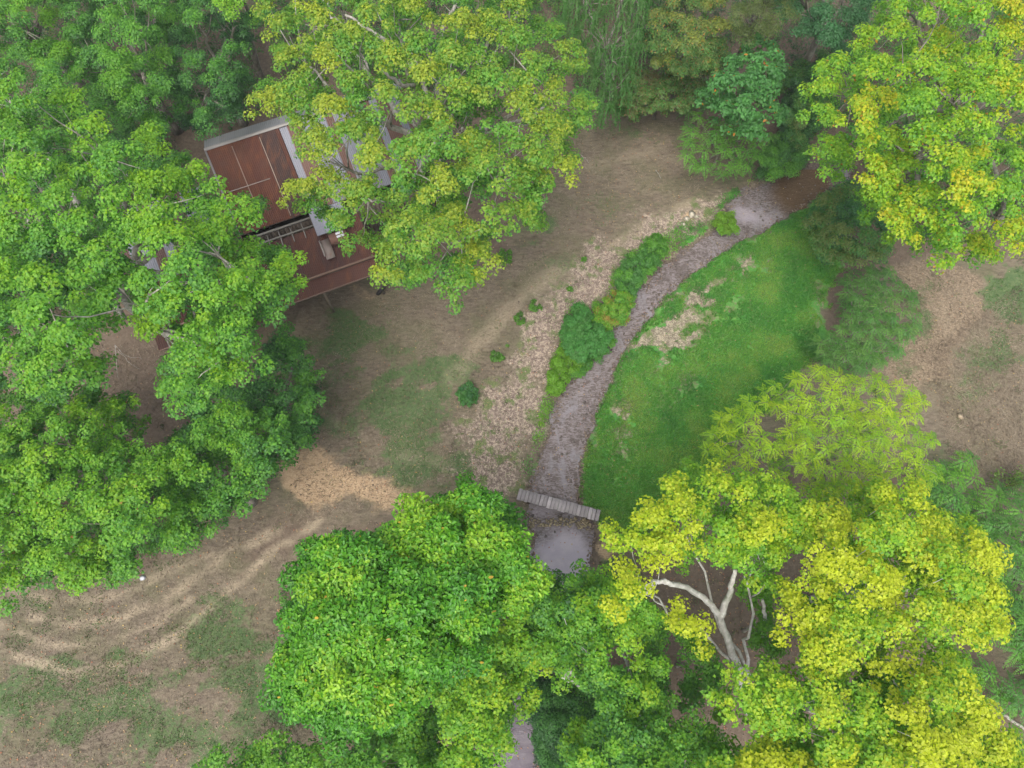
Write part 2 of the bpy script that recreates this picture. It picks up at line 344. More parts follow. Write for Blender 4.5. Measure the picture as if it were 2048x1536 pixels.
# ------------------------------------------------------------------ leaves
def jit(n, s): return rng.normal(0, s, (n, 3))
def leaf_mesh(P, N, T, L, W, col, fold=.12, droop=.15):
    """one folded kite per leaf: P centre, N normal, T direction of the tip"""
    n = len(P); N = unit(N); T = unit(T-N*np.sum(T*N, 1, keepdims=True)); B = np.cross(N, T)
    L = np.broadcast_to(L, (n,))[:, None]; W = np.broadcast_to(W, (n,))[:, None]
    a = P-T*L*.5; tip = P+T*L*.5-N*L*droop
    m = P-T*L*.08
    V = np.stack([a, m-B*W*.5+N*W*fold, tip, m+B*W*.5+N*W*fold], 1).reshape(-1, 3)
    return V, np.arange(4*n).reshape(-1, 4), np.repeat(col, 4, 0)
def star_mesh(P, N, T, L, W, col):
    """three-lobed leaf (maple, tulip): six corners round a raised middle"""
    n = len(P); N = unit(N); T = unit(T-N*np.sum(T*N, 1, keepdims=True)); B = np.cross(N, T)
    L = np.broadcast_to(L, (n,))[:, None]; W = np.broadcast_to(W, (n,))[:, None]
    pts = [(-.42, 0, 0), (-.22, -.5, .08), (.12, -.24, .02), (.55, 0, -.12), (.12, .24, .02), (-.22, .5, .08)]
    V = np.stack([P+T*L*u+B*W*v+N*L*h for u, v, h in pts], 1).reshape(-1, 3)
    k = np.arange(n)[:, None]*6
    f = np.concatenate([k+np.array([[0, 1, 2, 3]]), k+np.array([[0, 3, 4, 5]])], 0)
    return V, f, np.repeat(col, 6, 0)
def oval_mesh(P, N, T, L, W, col):
    n = len(P); N = unit(N); T = unit(T-N*np.sum(T*N, 1, keepdims=True)); B = np.cross(N, T)
    L = np.broadcast_to(L, (n,))[:, None]; W = np.broadcast_to(W, (n,))[:, None]
    pts = [(-.5, 0, 0), (-.25, -.45, .07), (.2, -.42, .04), (.55, 0, -.10), (.2, .42, .04), (-.25, .45, .07)]
    V = np.stack([P+T*L*u+B*W*v+N*L*h for u, v, h in pts], 1).reshape(-1, 3)
    k = np.arange(n)[:, None]*6
    return V, np.concatenate([k+np.array([[0, 1, 2, 3]]), k+np.array([[0, 3, 4, 5]])], 0), np.repeat(col, 6, 0)
def palette(f, cols):
    cols = np.array(cols); k = len(cols)-1; f = np.clip(f, 0, .9999)*k; i = f.astype(int); t = (f-i)[:, None]
    return cols[i]*(1-t)+cols[i+1]*t

DEEP=(.028,.082,.036); DARK=(.048,.138,.046); GREEN=(.080,.230,.046); MID=(.125,.310,.036); LIME=(.165,.350,.028); YG=(.23,.390,.020); YEL=(.32,.42,.022); LEMON=(.43,.475,.024); GOLD=(.46,.42,.020); BLUE=(.058,.180,.066); OLIVE=(.150,.200,.055); RUSTL=(.36,.18,.06)
# species: lump radius, lumps per clump, clump spacing (m), leaf length, width, cover, kind
SP = dict(
    maple=dict(r=.34, k=9, S=1.10, L=.094, W=.090, cov=1.7, kind='clump', lift=.42),
    ymaple=dict(r=.33, k=10, S=1.22, L=.092, W=.088, cov=1.7, kind='clump', lift=.6),
    fine=dict(r=.36, k=8, S=.92, L=.10, W=.060, cov=1.5, kind='clump', lift=.35),
    tulip=dict(r=.42, k=8, S=1.0, L=.110, W=.060, cov=1.9, kind='clump', lift=.35, loose=1),
    oak=dict(r=.34, k=6, S=.80, L=.15, W=.10, cov=1.35, kind='clump', lift=.3, loose=1),
    shrub=dict(r=.21, k=7, S=.34, L=.075, W=.055, cov=1.7, kind='clump', lift=.2),
    needle=dict(r=.36, k=7, S=.95, L=.12, W=.022, cov=.55, kind='clump', lift=.3),
    frond=dict(r=.55, S=.74, L=.58, kind='frond', nf=8),
    fern=dict(r=.40, S=.46, L=.42, kind='frond', nf=7),
    weep=dict(S=.62, kind='weep'),
)
def zmean(z): return z
def sample(polys, holes, spacing, z, n_try=60000, gap=0, seed=0, inset=.42):
    """points inside the crown's outline, evenly spread at about `spacing` metres"""
    r = np.random.default_rng(seed); out = []
    for poly in polys:
        P = np.array(poly, float); lo = P.min(0); hi = P.max(0)
        c = r.uniform(lo, hi, (6000, 2)); d = sdf(c[:, 0], c[:, 1], poly)
        sc_ = F/(H-z)*.93
        ok = d > np.maximum(spacing*sc_*inset, 5)*(1 if zmean(z) > 2.2 else .35)
        for hx, hy, rx, ry in holes: ok &= ((c[:, 0]-hx)/rx)**2+((c[:, 1]-hy)/ry)**2 > 1
        c = c[ok]; d = d[ok]; s2 = (spacing*sc_)**2; acc = np.zeros((0, 2)); dd = []
        for p, q_ in zip(c, d):
            if len(acc) == 0 or ((acc-p)**2).sum(1).min() > s2*.62:
                acc = np.vstack([acc, p]); dd.append(q_)
        if len(acc): out.append(np.column_stack([acc, dd, np.full(len(acc), P.mean(0)[0]), np.full(len(acc), P.mean(0)[1])]))
    return np.concatenate(out)

def grow(name, label, polys, z, sp, cols, seed, cat='tree', base=None, holes=(), fmix=(.15, .75), bark=None, specks=None, trunk_r=.2,
         limbs=(), group=None, layers=3, hotspot=None, gap=0., part='crown', nl=6, zcrotch=.45, mat=None, scale=1., dens=1.):
    rr = np.random.default_rng(seed); s = dict(SP[sp]); ze, zt = z
    if not isinstance(polys[0], list): polys = [polys]
    S = s['S']*scale; bark = bark or BARK_GREY
    ins = .56 if sp == 'tulip' else .34
    pt = sample(polys, holes, S, (ze+zt)/2, seed=seed, inset=ins)
    Rm = max(np.percentile(pt[:, 2], 97), 12.)
    dn = 1-np.clip(pt[:, 2]/Rm, 0, 1)
    zc = ze+(zt-ze)*np.sqrt(1-dn**2*.96)+rr.normal(0, .42 if zt > 5 else .15 if zt > 1.4 else .06, len(pt))
    Cc = at(pt[:, 0], pt[:, 1], zc)
    keepm = rr.random(len(pt)) > gap
    centre = at(*np.mean([np.mean(np.array(p), 0) for p in polys[:1]], 0), zt*.55)
    fr = rr.random(len(pt))
    Cs, Fs, Ls = [Cc[keepm]], [fr[keepm]], [np.ones(keepm.sum())]
    for k in range(1, layers):
        p2 = sample(polys, holes, S*1.15, (ze+zt)/2-1, seed=seed+50*k, inset=ins)
        d2 = 1-np.clip(p2[:, 2]/Rm, 0, 1)
        z2_ = ze+(zt-ze)*np.sqrt(1-d2**2*.96)-(zt-ze)*.28*k-.5*min(1, zt/6)+rr.normal(0, .3, len(p2))
        m = (rr.random(len(p2)) < .72) & (z2_ > .25)
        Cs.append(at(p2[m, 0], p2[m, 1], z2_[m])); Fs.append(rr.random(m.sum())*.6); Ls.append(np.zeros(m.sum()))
    Cc = np.concatenate(Cs); fr = np.concatenate(Fs); ly = np.concatenate(Ls)
    bx = np.array([*base[:2]]) if base is not None else centre[:2]
    bz = ground_z(bx[0], bx[1]); root = empty(name, (bx[0], bx[1], bz)); tag(root, label, cat, group)
    V, Fc, Co = [], [], []; off = 0
    def put(t):
        nonlocal off
        V.append(t[0]); Fc.append(t[1]+off); Co.append(t[2]); off += len(t[0])
    axis = np.array([bx[0], bx[1], zt*.45])
    hot = np.zeros(len(Cc))
    if hotspot is not None:
        hp = at(hotspot[0], hotspot[1], (ze+zt)/2); hot = np.clip(1-np.linalg.norm(Cc[:, :2]-hp[:2], axis=1)/hotspot[2], -.6, 1)*hotspot[3]
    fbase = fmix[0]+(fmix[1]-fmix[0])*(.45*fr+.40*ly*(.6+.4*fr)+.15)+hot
    if s['kind'] == 'clump':
        for c0, fb, lay in zip(Cc, fbase, ly):
            k = max(3, int(s['k']*rr.uniform(.7, 1.25))); an = rr.random(k)*6.283; rad = S*.62*np.sqrt(rr.random(k)); rad[0] = 0
            out = unit((c0-axis)[None])[0]
            lc = c0+np.stack([np.cos(an)*rad, np.sin(an)*rad, s['lift']*scale*(1-(rad/(S*.62))**2)-.15+rr.normal(0, .07, k)], 1)+np.array([out[0], out[1], 0])*.1
            r0 = s['r']*scale*rr.uniform(.75, 1.2, k)
            n1 = np.maximum(6, (dens*s['cov']*3.0*r0**2/(s['L']*s['W']*.62)).astype(int))
            ii = np.repeat(np.arange(k), n1); n = len(ii)
            d = unit(rr.normal(0, 1, (n, 3))+np.array([0, 0, .55])); d[:, 2] = np.where(d[:, 2] < -.35, -d[:, 2], d[:, 2])
            rad_ = (r0[ii]*(rr.random(n)**.35))[:, None]
            P = lc[ii]+d*rad_*np.array([1.05, 1.05, .72])
            N = d*np.array([.8, .8, .7])+np.array([0, 0, .75])+rr.normal(0, .34 if not s.get('loose') else .5, (n, 3))+out*.15
            T = d*np.array([1, 1, -.2])+rr.normal(0, .5, (n, 3))
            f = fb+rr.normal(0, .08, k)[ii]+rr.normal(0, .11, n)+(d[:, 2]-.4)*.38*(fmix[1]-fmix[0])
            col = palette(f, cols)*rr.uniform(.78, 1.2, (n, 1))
            if specks is not None:
                m = rr.random(n) < specks[0]; col[m] = np.array(specks[1])*rr.uniform(.6, 1.3, (m.sum(), 1))
            sz = rr.uniform(.55, 1.35, n)
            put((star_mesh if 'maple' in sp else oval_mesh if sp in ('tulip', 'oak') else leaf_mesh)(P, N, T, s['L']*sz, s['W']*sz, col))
    elif s['kind'] == 'frond':
        for c0, fb, lay in zip(Cc, fbase, ly):
            nf = s['nf']+rr.integers(-2, 3); ph = rr.random()*6.28
            for q_ in range(nf):
                a = ph+q_*6.283/nf+rr.normal(0, .2); Lf = s['L']*scale*rr.uniform(.7, 1.25); up = rr.uniform(.05, .5)
                hd = np.array([math.cos(a), math.sin(a), 0]); m = 12; t = np.linspace(.15, 1, m)
                sp_ = c0+hd*Lf*t[:, None]+np.array([0, 0, 1])*((up*t-.75*t*t)*Lf)[:, None]
                side = np.array([-hd[1], hd[0], 0]); ll = Lf*.25*np.sin(np.clip(t*2.6+.35, 0, 3.0)).clip(.25, 1)
                P = np.concatenate([sp_+side*ll[:, None]*.5, sp_-side*ll[:, None]*.5]); T = np.concatenate([np.tile(side+hd*.5, (m, 1)), np.tile(-side+hd*.5, (m, 1))])
                P[:, 2] += rr.normal(0, .012, 2*m)
                N = np.tile(np.array([0, 0, 1.])+hd*.3, (2*m, 1))+rr.normal(0, .22, (2*m, 3))
                col = palette(fb+rr.normal(0, .1)+rr.normal(0, .06, 2*m)+.1*np.tile(t, 2), cols)*rr.uniform(.85, 1.15)
                put(leaf_mesh(P, N, T, np.tile(ll, 2)*1.05, Lf*.075, col, .1, .1))
    else:
        for c0, fb, lay in zip(Cc, fbase, ly):
            for q_ in range(rr.integers(6, 10)):
                m = rr.integers(26, 46); a = rr.random()*6.28; t = np.linspace(0, 1, m); Ls_ = rr.uniform(.9, 1.9)
                hd = np.array([math.cos(a), math.sin(a), 0])
                sp_ = c0+hd*(.55*np.sqrt(t))[:, None]*rr.uniform(.5, 1.2)+np.array([0, 0, -1])*(Ls_*t**1.3)[:, None]+rr.normal(0, .03, (m, 3))
                T = hd*.6+np.array([0, 0, -1.])+rr.normal(0, .45, (m, 3)); N = hd+np.array([0, -.2, .8])+rr.normal(0, .4, (m, 3))
                put(leaf_mesh(sp_, N, T, rr.uniform(.10, .17, m), .045, palette(fb+rr.normal(0, .12)+rr.normal(0, .06, m), cols)))
    mesh_obj(part, np.concatenate(V), _same(Fc), mat or LEAF, root, {'Col': np.concatenate(Co)})
    # wood: trunk, limbs, twigs to every clump
    if zt < 1.2: 
        mb = MB()
        for c0 in Cc[:30]: mb.tube([(bx[0], bx[1], bz), (c0+np.array([bx[0], bx[1], bz]))/2+[0, 0, .1], c0], [.02, .014, .005], 4)
        mb.build('stem', bark, root); return root
    zc_ = bz+(zt-bz)*zcrotch; cro = np.array([bx[0], bx[1], 0])*.7+np.array([Cc[:, 0].mean(), Cc[:, 1].mean(), 0])*.3; cro[2] = zc_
    mb = MB(); b0 = np.array([bx[0], bx[1], bz-.1]); t = np.linspace(0, 1, 7)[:, None]
    tp = b0*(1-t)+cro*t+np.column_stack([np.sin(t*5+seed)*.06, np.cos(t*4+seed)*.06-.06, t*0])*zt*.12
    mb.tube(tp, trunk_r*(1.25-.45*t[:, 0]+.35*np.exp(-t[:, 0]*9)), 9); mb.build('trunk', bark, root, True)
    cro = tp[-1]
    nk = max(2, min(nl, len(Cc)//4)); cen = Cc[rr.choice(len(Cc), nk, False)].copy()
    for _ in range(8):
        lab = ((Cc[:, None, :2]-cen[None, :, :2])**2).sum(2).argmin(1)
        for k in range(nk):
            if (lab == k).any(): cen[k] = Cc[lab == k].mean(0)
    def path(a, b, n, bend, r):
        t = np.linspace(0, 1, n)[:, None]; mid = (a+b)/2+np.array([0, 0, bend])+r.normal(0, .08*np.linalg.norm(b-a), 3)*np.array([1, 1, .4])
        p = a*(1-t)**2+2*mid*t*(1-t)+b*t*t
        p[1:-1] += r.normal(0, .018*np.linalg.norm(b-a), (n-2, 3)); return p
    for k in range(nk):
        G = Cc[lab == k]
        if not len(G): continue
        mb = MB(); end = G.mean(0)-np.array([0, 0, .06*zt]); r1_ = trunk_r*.55
        P0 = path(cro, end, 9, -.03*zt, rr); mb.tube(P0, np.linspace(r1_, r1_*.35, 9), 7)
        ns = max(1, len(G)//6); sc_ = G[rr.choice(len(G), ns, False)].copy(); 
        for _ in range(4):
            l2 = ((G[:, None]-sc_[None])**2).sum(2).argmin(1)
            for q_ in range(ns):
                if (l2 == q_).any(): sc_[q_] = G[l2 == q_].mean(0)
        for q_ in range(ns):
            g2 = G[l2 == q_]
            if not len(g2): continue
            e2 = g2.mean(0)-np.array([0, 0, .35]); a2 = P0[rr.integers(3, 9)]; P2 = path(a2, e2, 7, -.15, rr)
            mb.tube(P2, np.linspace(r1_*.42, r1_*.2, 7), 5)
            for c0 in g2:
                a3 = P2[rr.integers(3, 7)]; mb.tube(path(a3, c0+np.array([0, 0, .05]), 5, .1, rr), np.linspace(r1_*.2, .006, 5), 4)
        mb.build('branch', bark, root, True)
    for pts, ra, rb in limbs:
        mb = MB(); P = np.array([at(*p) for p in pts]); tt = np.linspace(0, len(P)-1, 5*len(P)); 
        Q = np.stack([np.interp(tt, np.arange(len(P)), P[:, i]) for i in range(3)], 1); Q[1:-1] = (Q[:-2]+Q[1:-1]*2+Q[2:])/4+rr.normal(0, .02, (len(Q)-2, 3))
        mb.tube(Q, np.linspace(ra, rb, len(Q)), 7); mb.build('branch', bark, root, True)
    return root
def _same(L):
    return np.concatenate(L)

WOOD = 'trees of the wood along the top'
grow('maple_tree', 'tall spreading maple with yellow-green leaf clumps over the left end of the barn',
     [(-130,60),(60,105),(130,110),(155,190),(220,212),(240,250),(330,258),(350,300),(412,345),(480,333),(527,385),(522,430),(505,468),(560,485),(622,555),(614,608),(560,628),(535,660),(545,700),(520,742),(480,748),(430,792),(400,826),(345,824),(322,760),(303,715),(310,690),(240,645),(195,690),(215,745),(155,765),(150,800),(60,790),(-130,780)],
     (8.5, 13.5), 'maple', [DARK, GREEN, MID, LIME, YG], 3, base=at(285, 610, 1), holes=[(270,505,26,34),(315,510,18,22),(385,455,14,20),(345,640,28,22),(470,600,22,12),(530,510,18,22),(30,375,18,26)], fmix=(.1, .80), trunk_r=.34, nl=9, bark=BARK_PALE,
     limbs=[([(290,610,5),(275,560,6.5),(272,500,8),(285,470,9)], .20, .10), ([(250,640,6),(150,470,8),(60,350,10),(0,310,11)], .12, .05), ([(400,720,6.5),(400,670,8),(388,625,9.5)], .08, .05), ([(290,560,6),(200,480,8.5),(100,430,10),(30,420,11)], .12, .04), ([(130,420,9),(95,360,10.5),(70,300,11.5)], .08, .03)], gap=.03)
grow('maple_tree', 'broad lower maple at the left edge, below the big yellow-green one',
     [(-130,790),(-20,770),(60,770),(150,775),(190,775),(240,785),(285,830),(278,880),(300,900),(350,880),(400,870),(420,920),(400,980),(370,1020),(330,1060),(300,1110),(275,1150),(200,1182),(130,1155),(60,1165),(10,1200),(-130,1195)],
     (4.5, 8.5), 'maple', [DARK, GREEN, MID, LIME, YG], 4, fmix=(.1, .72), trunk_r=.26, nl=6, hotspot=(60, 980, 5, .12), holes=[(235,850,14,16)], specks=(.002, RUSTL))
grow('maple_tree', 'olive-green maple at the edge of the grass, left of the sandy earth',
     [(340,890),(400,835),(460,805),(520,825),(560,835),(592,880),(570,920),(530,950),(522,990),(470,1022),(420,1062),(385,1106),(330,1108),(300,1100),(310,1050),(350,1000),(350,930)],
     (3.5, 7), 'maple', [DARK, GREEN, MID, LIME, YG], 5, fmix=(.05, .6), trunk_r=.17, nl=4)
grow('maple_tree', 'slim dark green maple between the barn and the brown grass',
     [(515,655),(580,640),(602,700),(636,760),(642,850),(612,908),(575,905),(552,862),(520,830),(450,810),(440,780),(480,750),(520,740)],
     (2.2, 5), 'maple', [DEEP, DARK, GREEN, MID], 6, fmix=(.1, .8), trunk_r=.12, nl=4)
grow('maple_sapling', 'small dark maple beside the bare brown patch under the big left maple',
     [(370,770),(450,760),(470,800),(440,850),(380,850),(350,820)], (1.5, 3.5), 'maple', [DEEP, DARK, GREEN, MID], 61, fmix=(.1, .7), trunk_r=.07, nl=3, layers=1)
grow('ash_tree', 'mid-green ash in the top left corner', [(-130,-130),(150,-130),(142,0),(132,60),(155,125),(100,125),(40,120),(-130,95)], (5, 9), 'fine', [DARK, GREEN, MID, LIME], 7, fmix=(.1, .85), trunk_r=.22, group=WOOD, specks=(.008, RUSTL))
grow('ash_tree', 'soft green ash with feathery clumps, second from the left along the top', [(135,-110),(335,-110),(345,20),(325,90),(350,150),(335,210),(335,265),(240,262),(222,215),(155,190),(130,110)], (4.5, 9), 'fine', [DARK, GREEN, MID, LIME], 8, fmix=(.05, .75), trunk_r=.22, group=WOOD)
grow('elm_tree', 'dark green elm behind the barn roof', [(315,-110),(530,-110),(520,0),(505,120),(512,200),(500,240),(440,268),(390,278),(345,235),(325,200),(330,60)], (3.5, 7.5), 'fine', [DEEP, DARK, GREEN, MID], 9, fmix=(.0, .75), trunk_r=.2, group=WOOD, gap=.1)
grow('maple_tree', 'lime-green maple top at the top edge, left of the large centre maple', [(375,-120),(520,-120),(505,20),(470,50),(440,45),(395,20)], (7, 10), 'maple', [GREEN, MID, LIME, YG], 10, fmix=(.15, .7), trunk_r=.18, group=WOOD, layers=1)
grow('maple_tree', 'large maple with forking grey limbs spreading over the barn roof, top centre',
     [(505,-130),(1075,-130),(1088,20),(1132,45),(1152,90),(1178,150),(1192,205),(1172,250),(1162,300),(1152,385),(1112,412),(1082,462),(1050,468),(1000,505),(988,560),(945,606),(890,598),(850,578),(800,562),(755,552),(735,522),(690,515),(668,478),(640,478),(600,445),(572,412),(542,380),(556,345),(592,352),(608,330),(575,318),(590,290),(555,262),(512,222),(502,170),(515,100),(498,40)],
     (8, 13.5), 'maple', [DARK, GREEN, MID, (.16,.29,.035), (.24,.33,.035), (.34,.39,.035)], 12, base=at(880, 385, 1), holes=[(600,340,14,40),(650,338,30,18),(688,362,16,34),(733,300,18,44),(785,300,28,42),(832,265,12,34),(790,435,12,28),(655,478,20,14),(868,405,12,14),(960,315,26,14),(925,330,20,10),(930,390,22,8)],
     fmix=(.15, .80), trunk_r=.30, nl=10, bark=BARK_PALE, gap=.03, hotspot=(700, 40, 12, .08),
     limbs=[([(880,330,7),(850,170,10),(790,90,12),(690,30,12.5)], .15, .04), ([(880,170,9.5),(860,110,11),(855,100,11.5)], .11, .05), ([(960,380,6.5),(930,300,9),(925,255,11)], .07, .04), ([(1000,245,9),(1055,205,11)], .09, .05), ([(860,175,9),(800,168,10.5),(760,140,11.5)], .09, .05), ([(980,370,7),(955,300,8.5),(930,260,10)], .09, .05)])
grow('willow_tree', 'weeping grey-green willow right of the centre maple', [(1095,-110),(1310,-110),(1318,60),(1285,110),(1270,170),(1240,215),(1190,232),(1195,190),(1160,100),(1115,30)], (3, 7), 'weep', [DARK, GREEN, (.095,.215,.065), (.14,.26,.085)], 13, fmix=(.2, .9), trunk_r=.2, group=WOOD)
grow('viny_shrub', 'tangled shrub with rusty and yellow autumn leaves, top centre right', [(1290,-80),(1450,-80),(1455,60),(1462,130),(1420,165),(1345,150),(1290,100),(1300,40)], (3, 6), 'fine', [DARK, OLIVE, GREEN, OLIVE, (.22,.26,.04)], 14, 'shrub', fmix=(.0, .85), bark=BARK_DARK, trunk_r=.12, specks=(.06, (.33,.20,.05)), gap=.15)
grow('viny_shrub', 'low brownish green thicket along the back edge of the brown clearing', [(1262,130),(1340,140),(1420,165),(1400,200),(1372,225),(1300,238),(1228,225),(1240,180)], (1.5, 3), 'fine', [DARK, OLIVE, GREEN, OLIVE, (.16,.14,.07)], 15, 'shrub', fmix=(.0, .9), bark=BARK_DARK, trunk_r=.08, specks=(.08, (.28,.16,.08)), gap=.12, scale=.8)
grow('pine_tree', 'soft brownish green pine at the top edge', [(1445,-110),(1600,-110),(1588,50),(1545,82),(1480,95),(1450,60)], (4, 8), 'needle', [DARK, OLIVE, (.085,.115,.035)], 16, fmix=(.1, .9), bark=BARK_DARK, trunk_r=.16, group=WOOD)
grow('oak_tree', 'dark blue-green oak left of the yellow right-hand maple, top edge', [(1565,-110),(1775,-110),(1758,20),(1712,60),(1695,112),(1640,104),(1592,72),(1558,40)], (4, 8.5), 'fine', [DEEP, BLUE, BLUE, (.07,.17,.07)], 17, fmix=(.1, .95), trunk_r=.2, group=WOOD)
grow('undergrowth_shrub', 'dark low shrub in the gap behind the young oak', [(1562,150),(1650,110),(1655,200),(1625,262),(1620,300),(1585,300),(1565,230)], (.8, 2.2), 'shrub', [DEEP, DARK, GREEN, OLIVE], 18, 'shrub', fmix=(.0, .85), bark=BARK_DARK, trunk_r=.04, gap=.2, scale=1.5)
grow('oak_sapling', 'young blue-green oak flecked with orange leaves at the clearing corner', [(1478,100),(1508,72),(1552,80),(1568,130),(1555,180),(1562,222),(1545,270),(1490,275),(1440,252),(1418,212),(1398,192),(1425,160),(1448,130),(1458,108)], (3.5, 6.5), 'oak', [DARK, GREEN, (.070,.215,.060), (.095,.265,.065)], 19, fmix=(.15, .95), trunk_r=.10, specks=(.012, (.5,.20,.03)), holes=[(1502,205,10,14)])
grow('locust_sapling', 'light green feathery locust in front of the young oak', [(1375,215),(1412,205),(1445,240),(1500,240),(1552,245),(1548,300),(1505,335),(1450,362),(1400,348),(1358,325),(1368,270)], (1.5, 3.8), 'fern', [DARK, GREEN, MID, (.10,.215,.035)], 20, layers=2, fmix=(.15, .95), trunk_r=.07, bark=BARK_GREY, scale=1.35)
grow('undergrowth_shrub', 'leafy green shrub on the bank above the brown pool', [(1545,285),(1600,262),(1612,310),(1580,340),(1545,355),(1520,345)], (.6, 1.6), 'shrub', [DARK, GREEN, MID], 21, 'shrub', fmix=(.1, .95), trunk_r=.03, scale=1.4, gap=.15)
grow('maple_tree', 'great golden-tipped maple filling the top right corner',
     [(1765,-130),(2180,-130),(2180,545),(2050,538),(1980,520),(1900,538),(1850,512),(1790,502),(1768,470),(1705,425),(1735,372),(1650,362),(1640,312),(1618,280),(1618,205),(1625,150),(1652,118),(1692,108),(1702,60),(1752,20)],
     (7.5, 13.5), 'maple', [GREEN, MID, LIME, YG, YEL, GOLD], 22, base=at(1850, 330, 1), fmix=(.05, .74), trunk_r=.36, nl=9, bark=BARK_GREY, hotspot=(1960, 170, 11, .12), gap=.0, specks=(.01, (.4,.22,.02)), holes=[(1885,265,24,18)])
grow('undergrowth_shrub', 'blue-green shrub beside the right bank under the great right-hand maple', [(1638,400),(1700,375),(1760,440),(1765,505),(1700,532),(1652,502),(1636,450)], (1.2, 3), 'fine', [DEEP, BLUE, GREEN, OLIVE], 23, 'shrub', fmix=(.1, .9), trunk_r=.07)
grow('sumac_shrub', 'dark grey-green sumac with star-shaped fronds, right of the lawn', [(1700,545),(1780,522),(1842,600),(1832,672),(1792,722),(1742,745),(1690,745),(1640,722),(1618,690),(1660,650),(1692,620),(1680,570)], (1.4, 3.2), 'frond', [DARK, GREEN, (.095,.225,.045), (.13,.26,.05)], 24, 'shrub', fmix=(.1, .9), trunk_r=.05, holes=[(1700,725,16,14)], scale=.8)
grow('walnut_tree', 'bright lime walnut with long feathered leaves below the lawn', [(1590,745),(1642,718),(1700,745),(1790,750),(1855,790),(1858,850),(1905,915),(1890,962),(1820,990),(1740,1005),(1640,1005),(1560,992),(1480,985),(1420,965),(1400,900),(1430,830),(1500,790),(1540,762)], (4.5, 8), 'frond', [GREEN, MID, (.19,.36,.022), (.27,.43,.022), (.33,.45,.02)], 25, layers=2, fmix=(.15, .92), trunk_r=.15, hotspot=(1720, 850, 6, .10), gap=.12, scale=.70)
grow('sumac_shrub', 'small dark green sumac below the dry field, left of the edge thicket', [(1840,955),(1900,930),(1942,905),(1965,960),(1955,1010),(1992,1052),(1965,1120),(1920,1070),(1860,1000)], (1.2, 2.8), 'frond', [DARK, GREEN, MID, LIME], 26, 'shrub', layers=2, fmix=(.1, .8), trunk_r=.05)
grow('sumac_shrub', 'large sumac thicket on the right edge with bluish fronds', [(1975,985),(2110,950),(2160,1100),(2160,1360),(2045,1340),(1985,1260),(1992,1180),(1962,1120)], (1.8, 4.2), 'frond', [DARK, GREEN, (.095,.24,.045), MID], 27, 'shrub', layers=2, fmix=(.1, .95), trunk_r=.07, gap=.12)
grow('sumac_shrub', 'thin sumac at the lower right edge by the fallen pole', [(1960,1330),(2040,1350),(2140,1380),(2140,1480),(2050,1440),(1990,1390)], (.8, 1.8), 'frond', [DARK, GREEN, MID], 28, 'shrub', layers=2, fmix=(.1, .9), trunk_r=.04, gap=.25)
grow('yellow_maple', 'yellow maple with a curving white trunk, nearest the bridge',
     [[(1195,1045),(1250,1008),(1330,998),(1358,930),(1395,912),(1432,960),(1500,968),(1560,962),(1600,1008),(1606,1060),(1590,1110),(1560,1152),(1500,1172),(1440,1140),(1400,1135),(1380,1152),(1330,1130),(1290,1152),(1268,1112),(1215,1102)],
      [(1345,1222),(1392,1238),(1418,1285),(1385,1305),(1345,1270)], [(1450,1185),(1505,1195),(1495,1262),(1458,1250)], [(1180,1165),(1290,1165),(1312,1252),(1240,1245),(1188,1222)]],
     (7.5, 11), 'ymaple', [MID, LIME, YG, YEL, LEMON], 29, base=at(1500, 1420, 0), fmix=(-.2, .95), trunk_r=.12, nl=3, bark=BARK_WHITE, zcrotch=.3, gap=.0,
     limbs=[([(1500,1420,.1),(1480,1350,3.5),(1447,1255,6),(1430,1215,7.2),(1375,1175,8.2),(1312,1160,9),(1285,1178,9.2),(1262,1205,9.3),(1235,1216,9.4)], .165, .01), ([(1440,1235,6.6),(1462,1180,7.6),(1470,1140,8.6)], .13, .06), ([(1360,1168,8.4),(1310,1165,9),(1280,1200,9.3)], .05, .02), ([(1530,1240,5),(1525,1200,6.5)], .07, .05)], holes=[(1455,1155,12,14),(1462,1305,16,50),(1425,1215,18,18),(1400,1195,34,20),(1345,1170,34,16)])
grow('yellow_maple', 'brightest yellow maple at lower right, above the dark gap in the leaves',
     [(1602,1005),(1680,998),(1762,978),(1852,983),(1875,1040),(1962,1052),(1968,1112),(1998,1210),(1988,1262),(1940,1290),(1900,1270),(1868,1245),(1820,1235),(1790,1278),(1722,1292),(1660,1312),(1590,1302),(1568,1252),(1598,1182),(1618,1122)],
     (7.5, 11.5), 'ymaple', [MID, LIME, YG, YEL, LEMON, LEMON], 30, fmix=(-.18, .92), trunk_r=.2, nl=7, bark=BARK_WHITE, holes=[(1635,1090,12,22),(1690,1200,22,14),(1800,1165,14,12)], hotspot=(1850, 1060, 5, .1), gap=.04)
grow('yellow_maple', 'wide yellow maple along the bottom right corner',
     [(1438,1350),(1520,1328),(1590,1342),(1640,1282),(1722,1288),(1735,1350),(1760,1320),(1850,1300),(1900,1300),(1972,1360),(1940,1420),(1992,1430),(2035,1500),(2020,1640),(1400,1640),(1425,1540),(1500,1490),(1445,1400)],
     (7, 11), 'ymaple', [MID, LIME, YG, YEL, LEMON, LEMON], 32, fmix=(-.18, .92), trunk_r=.22, nl=8, bark=BARK_WHITE, holes=[(1615,1372,28,18),(1760,1442,34,15),(1880,1400,14,12),(1490,1488,18,12)], gap=.05)
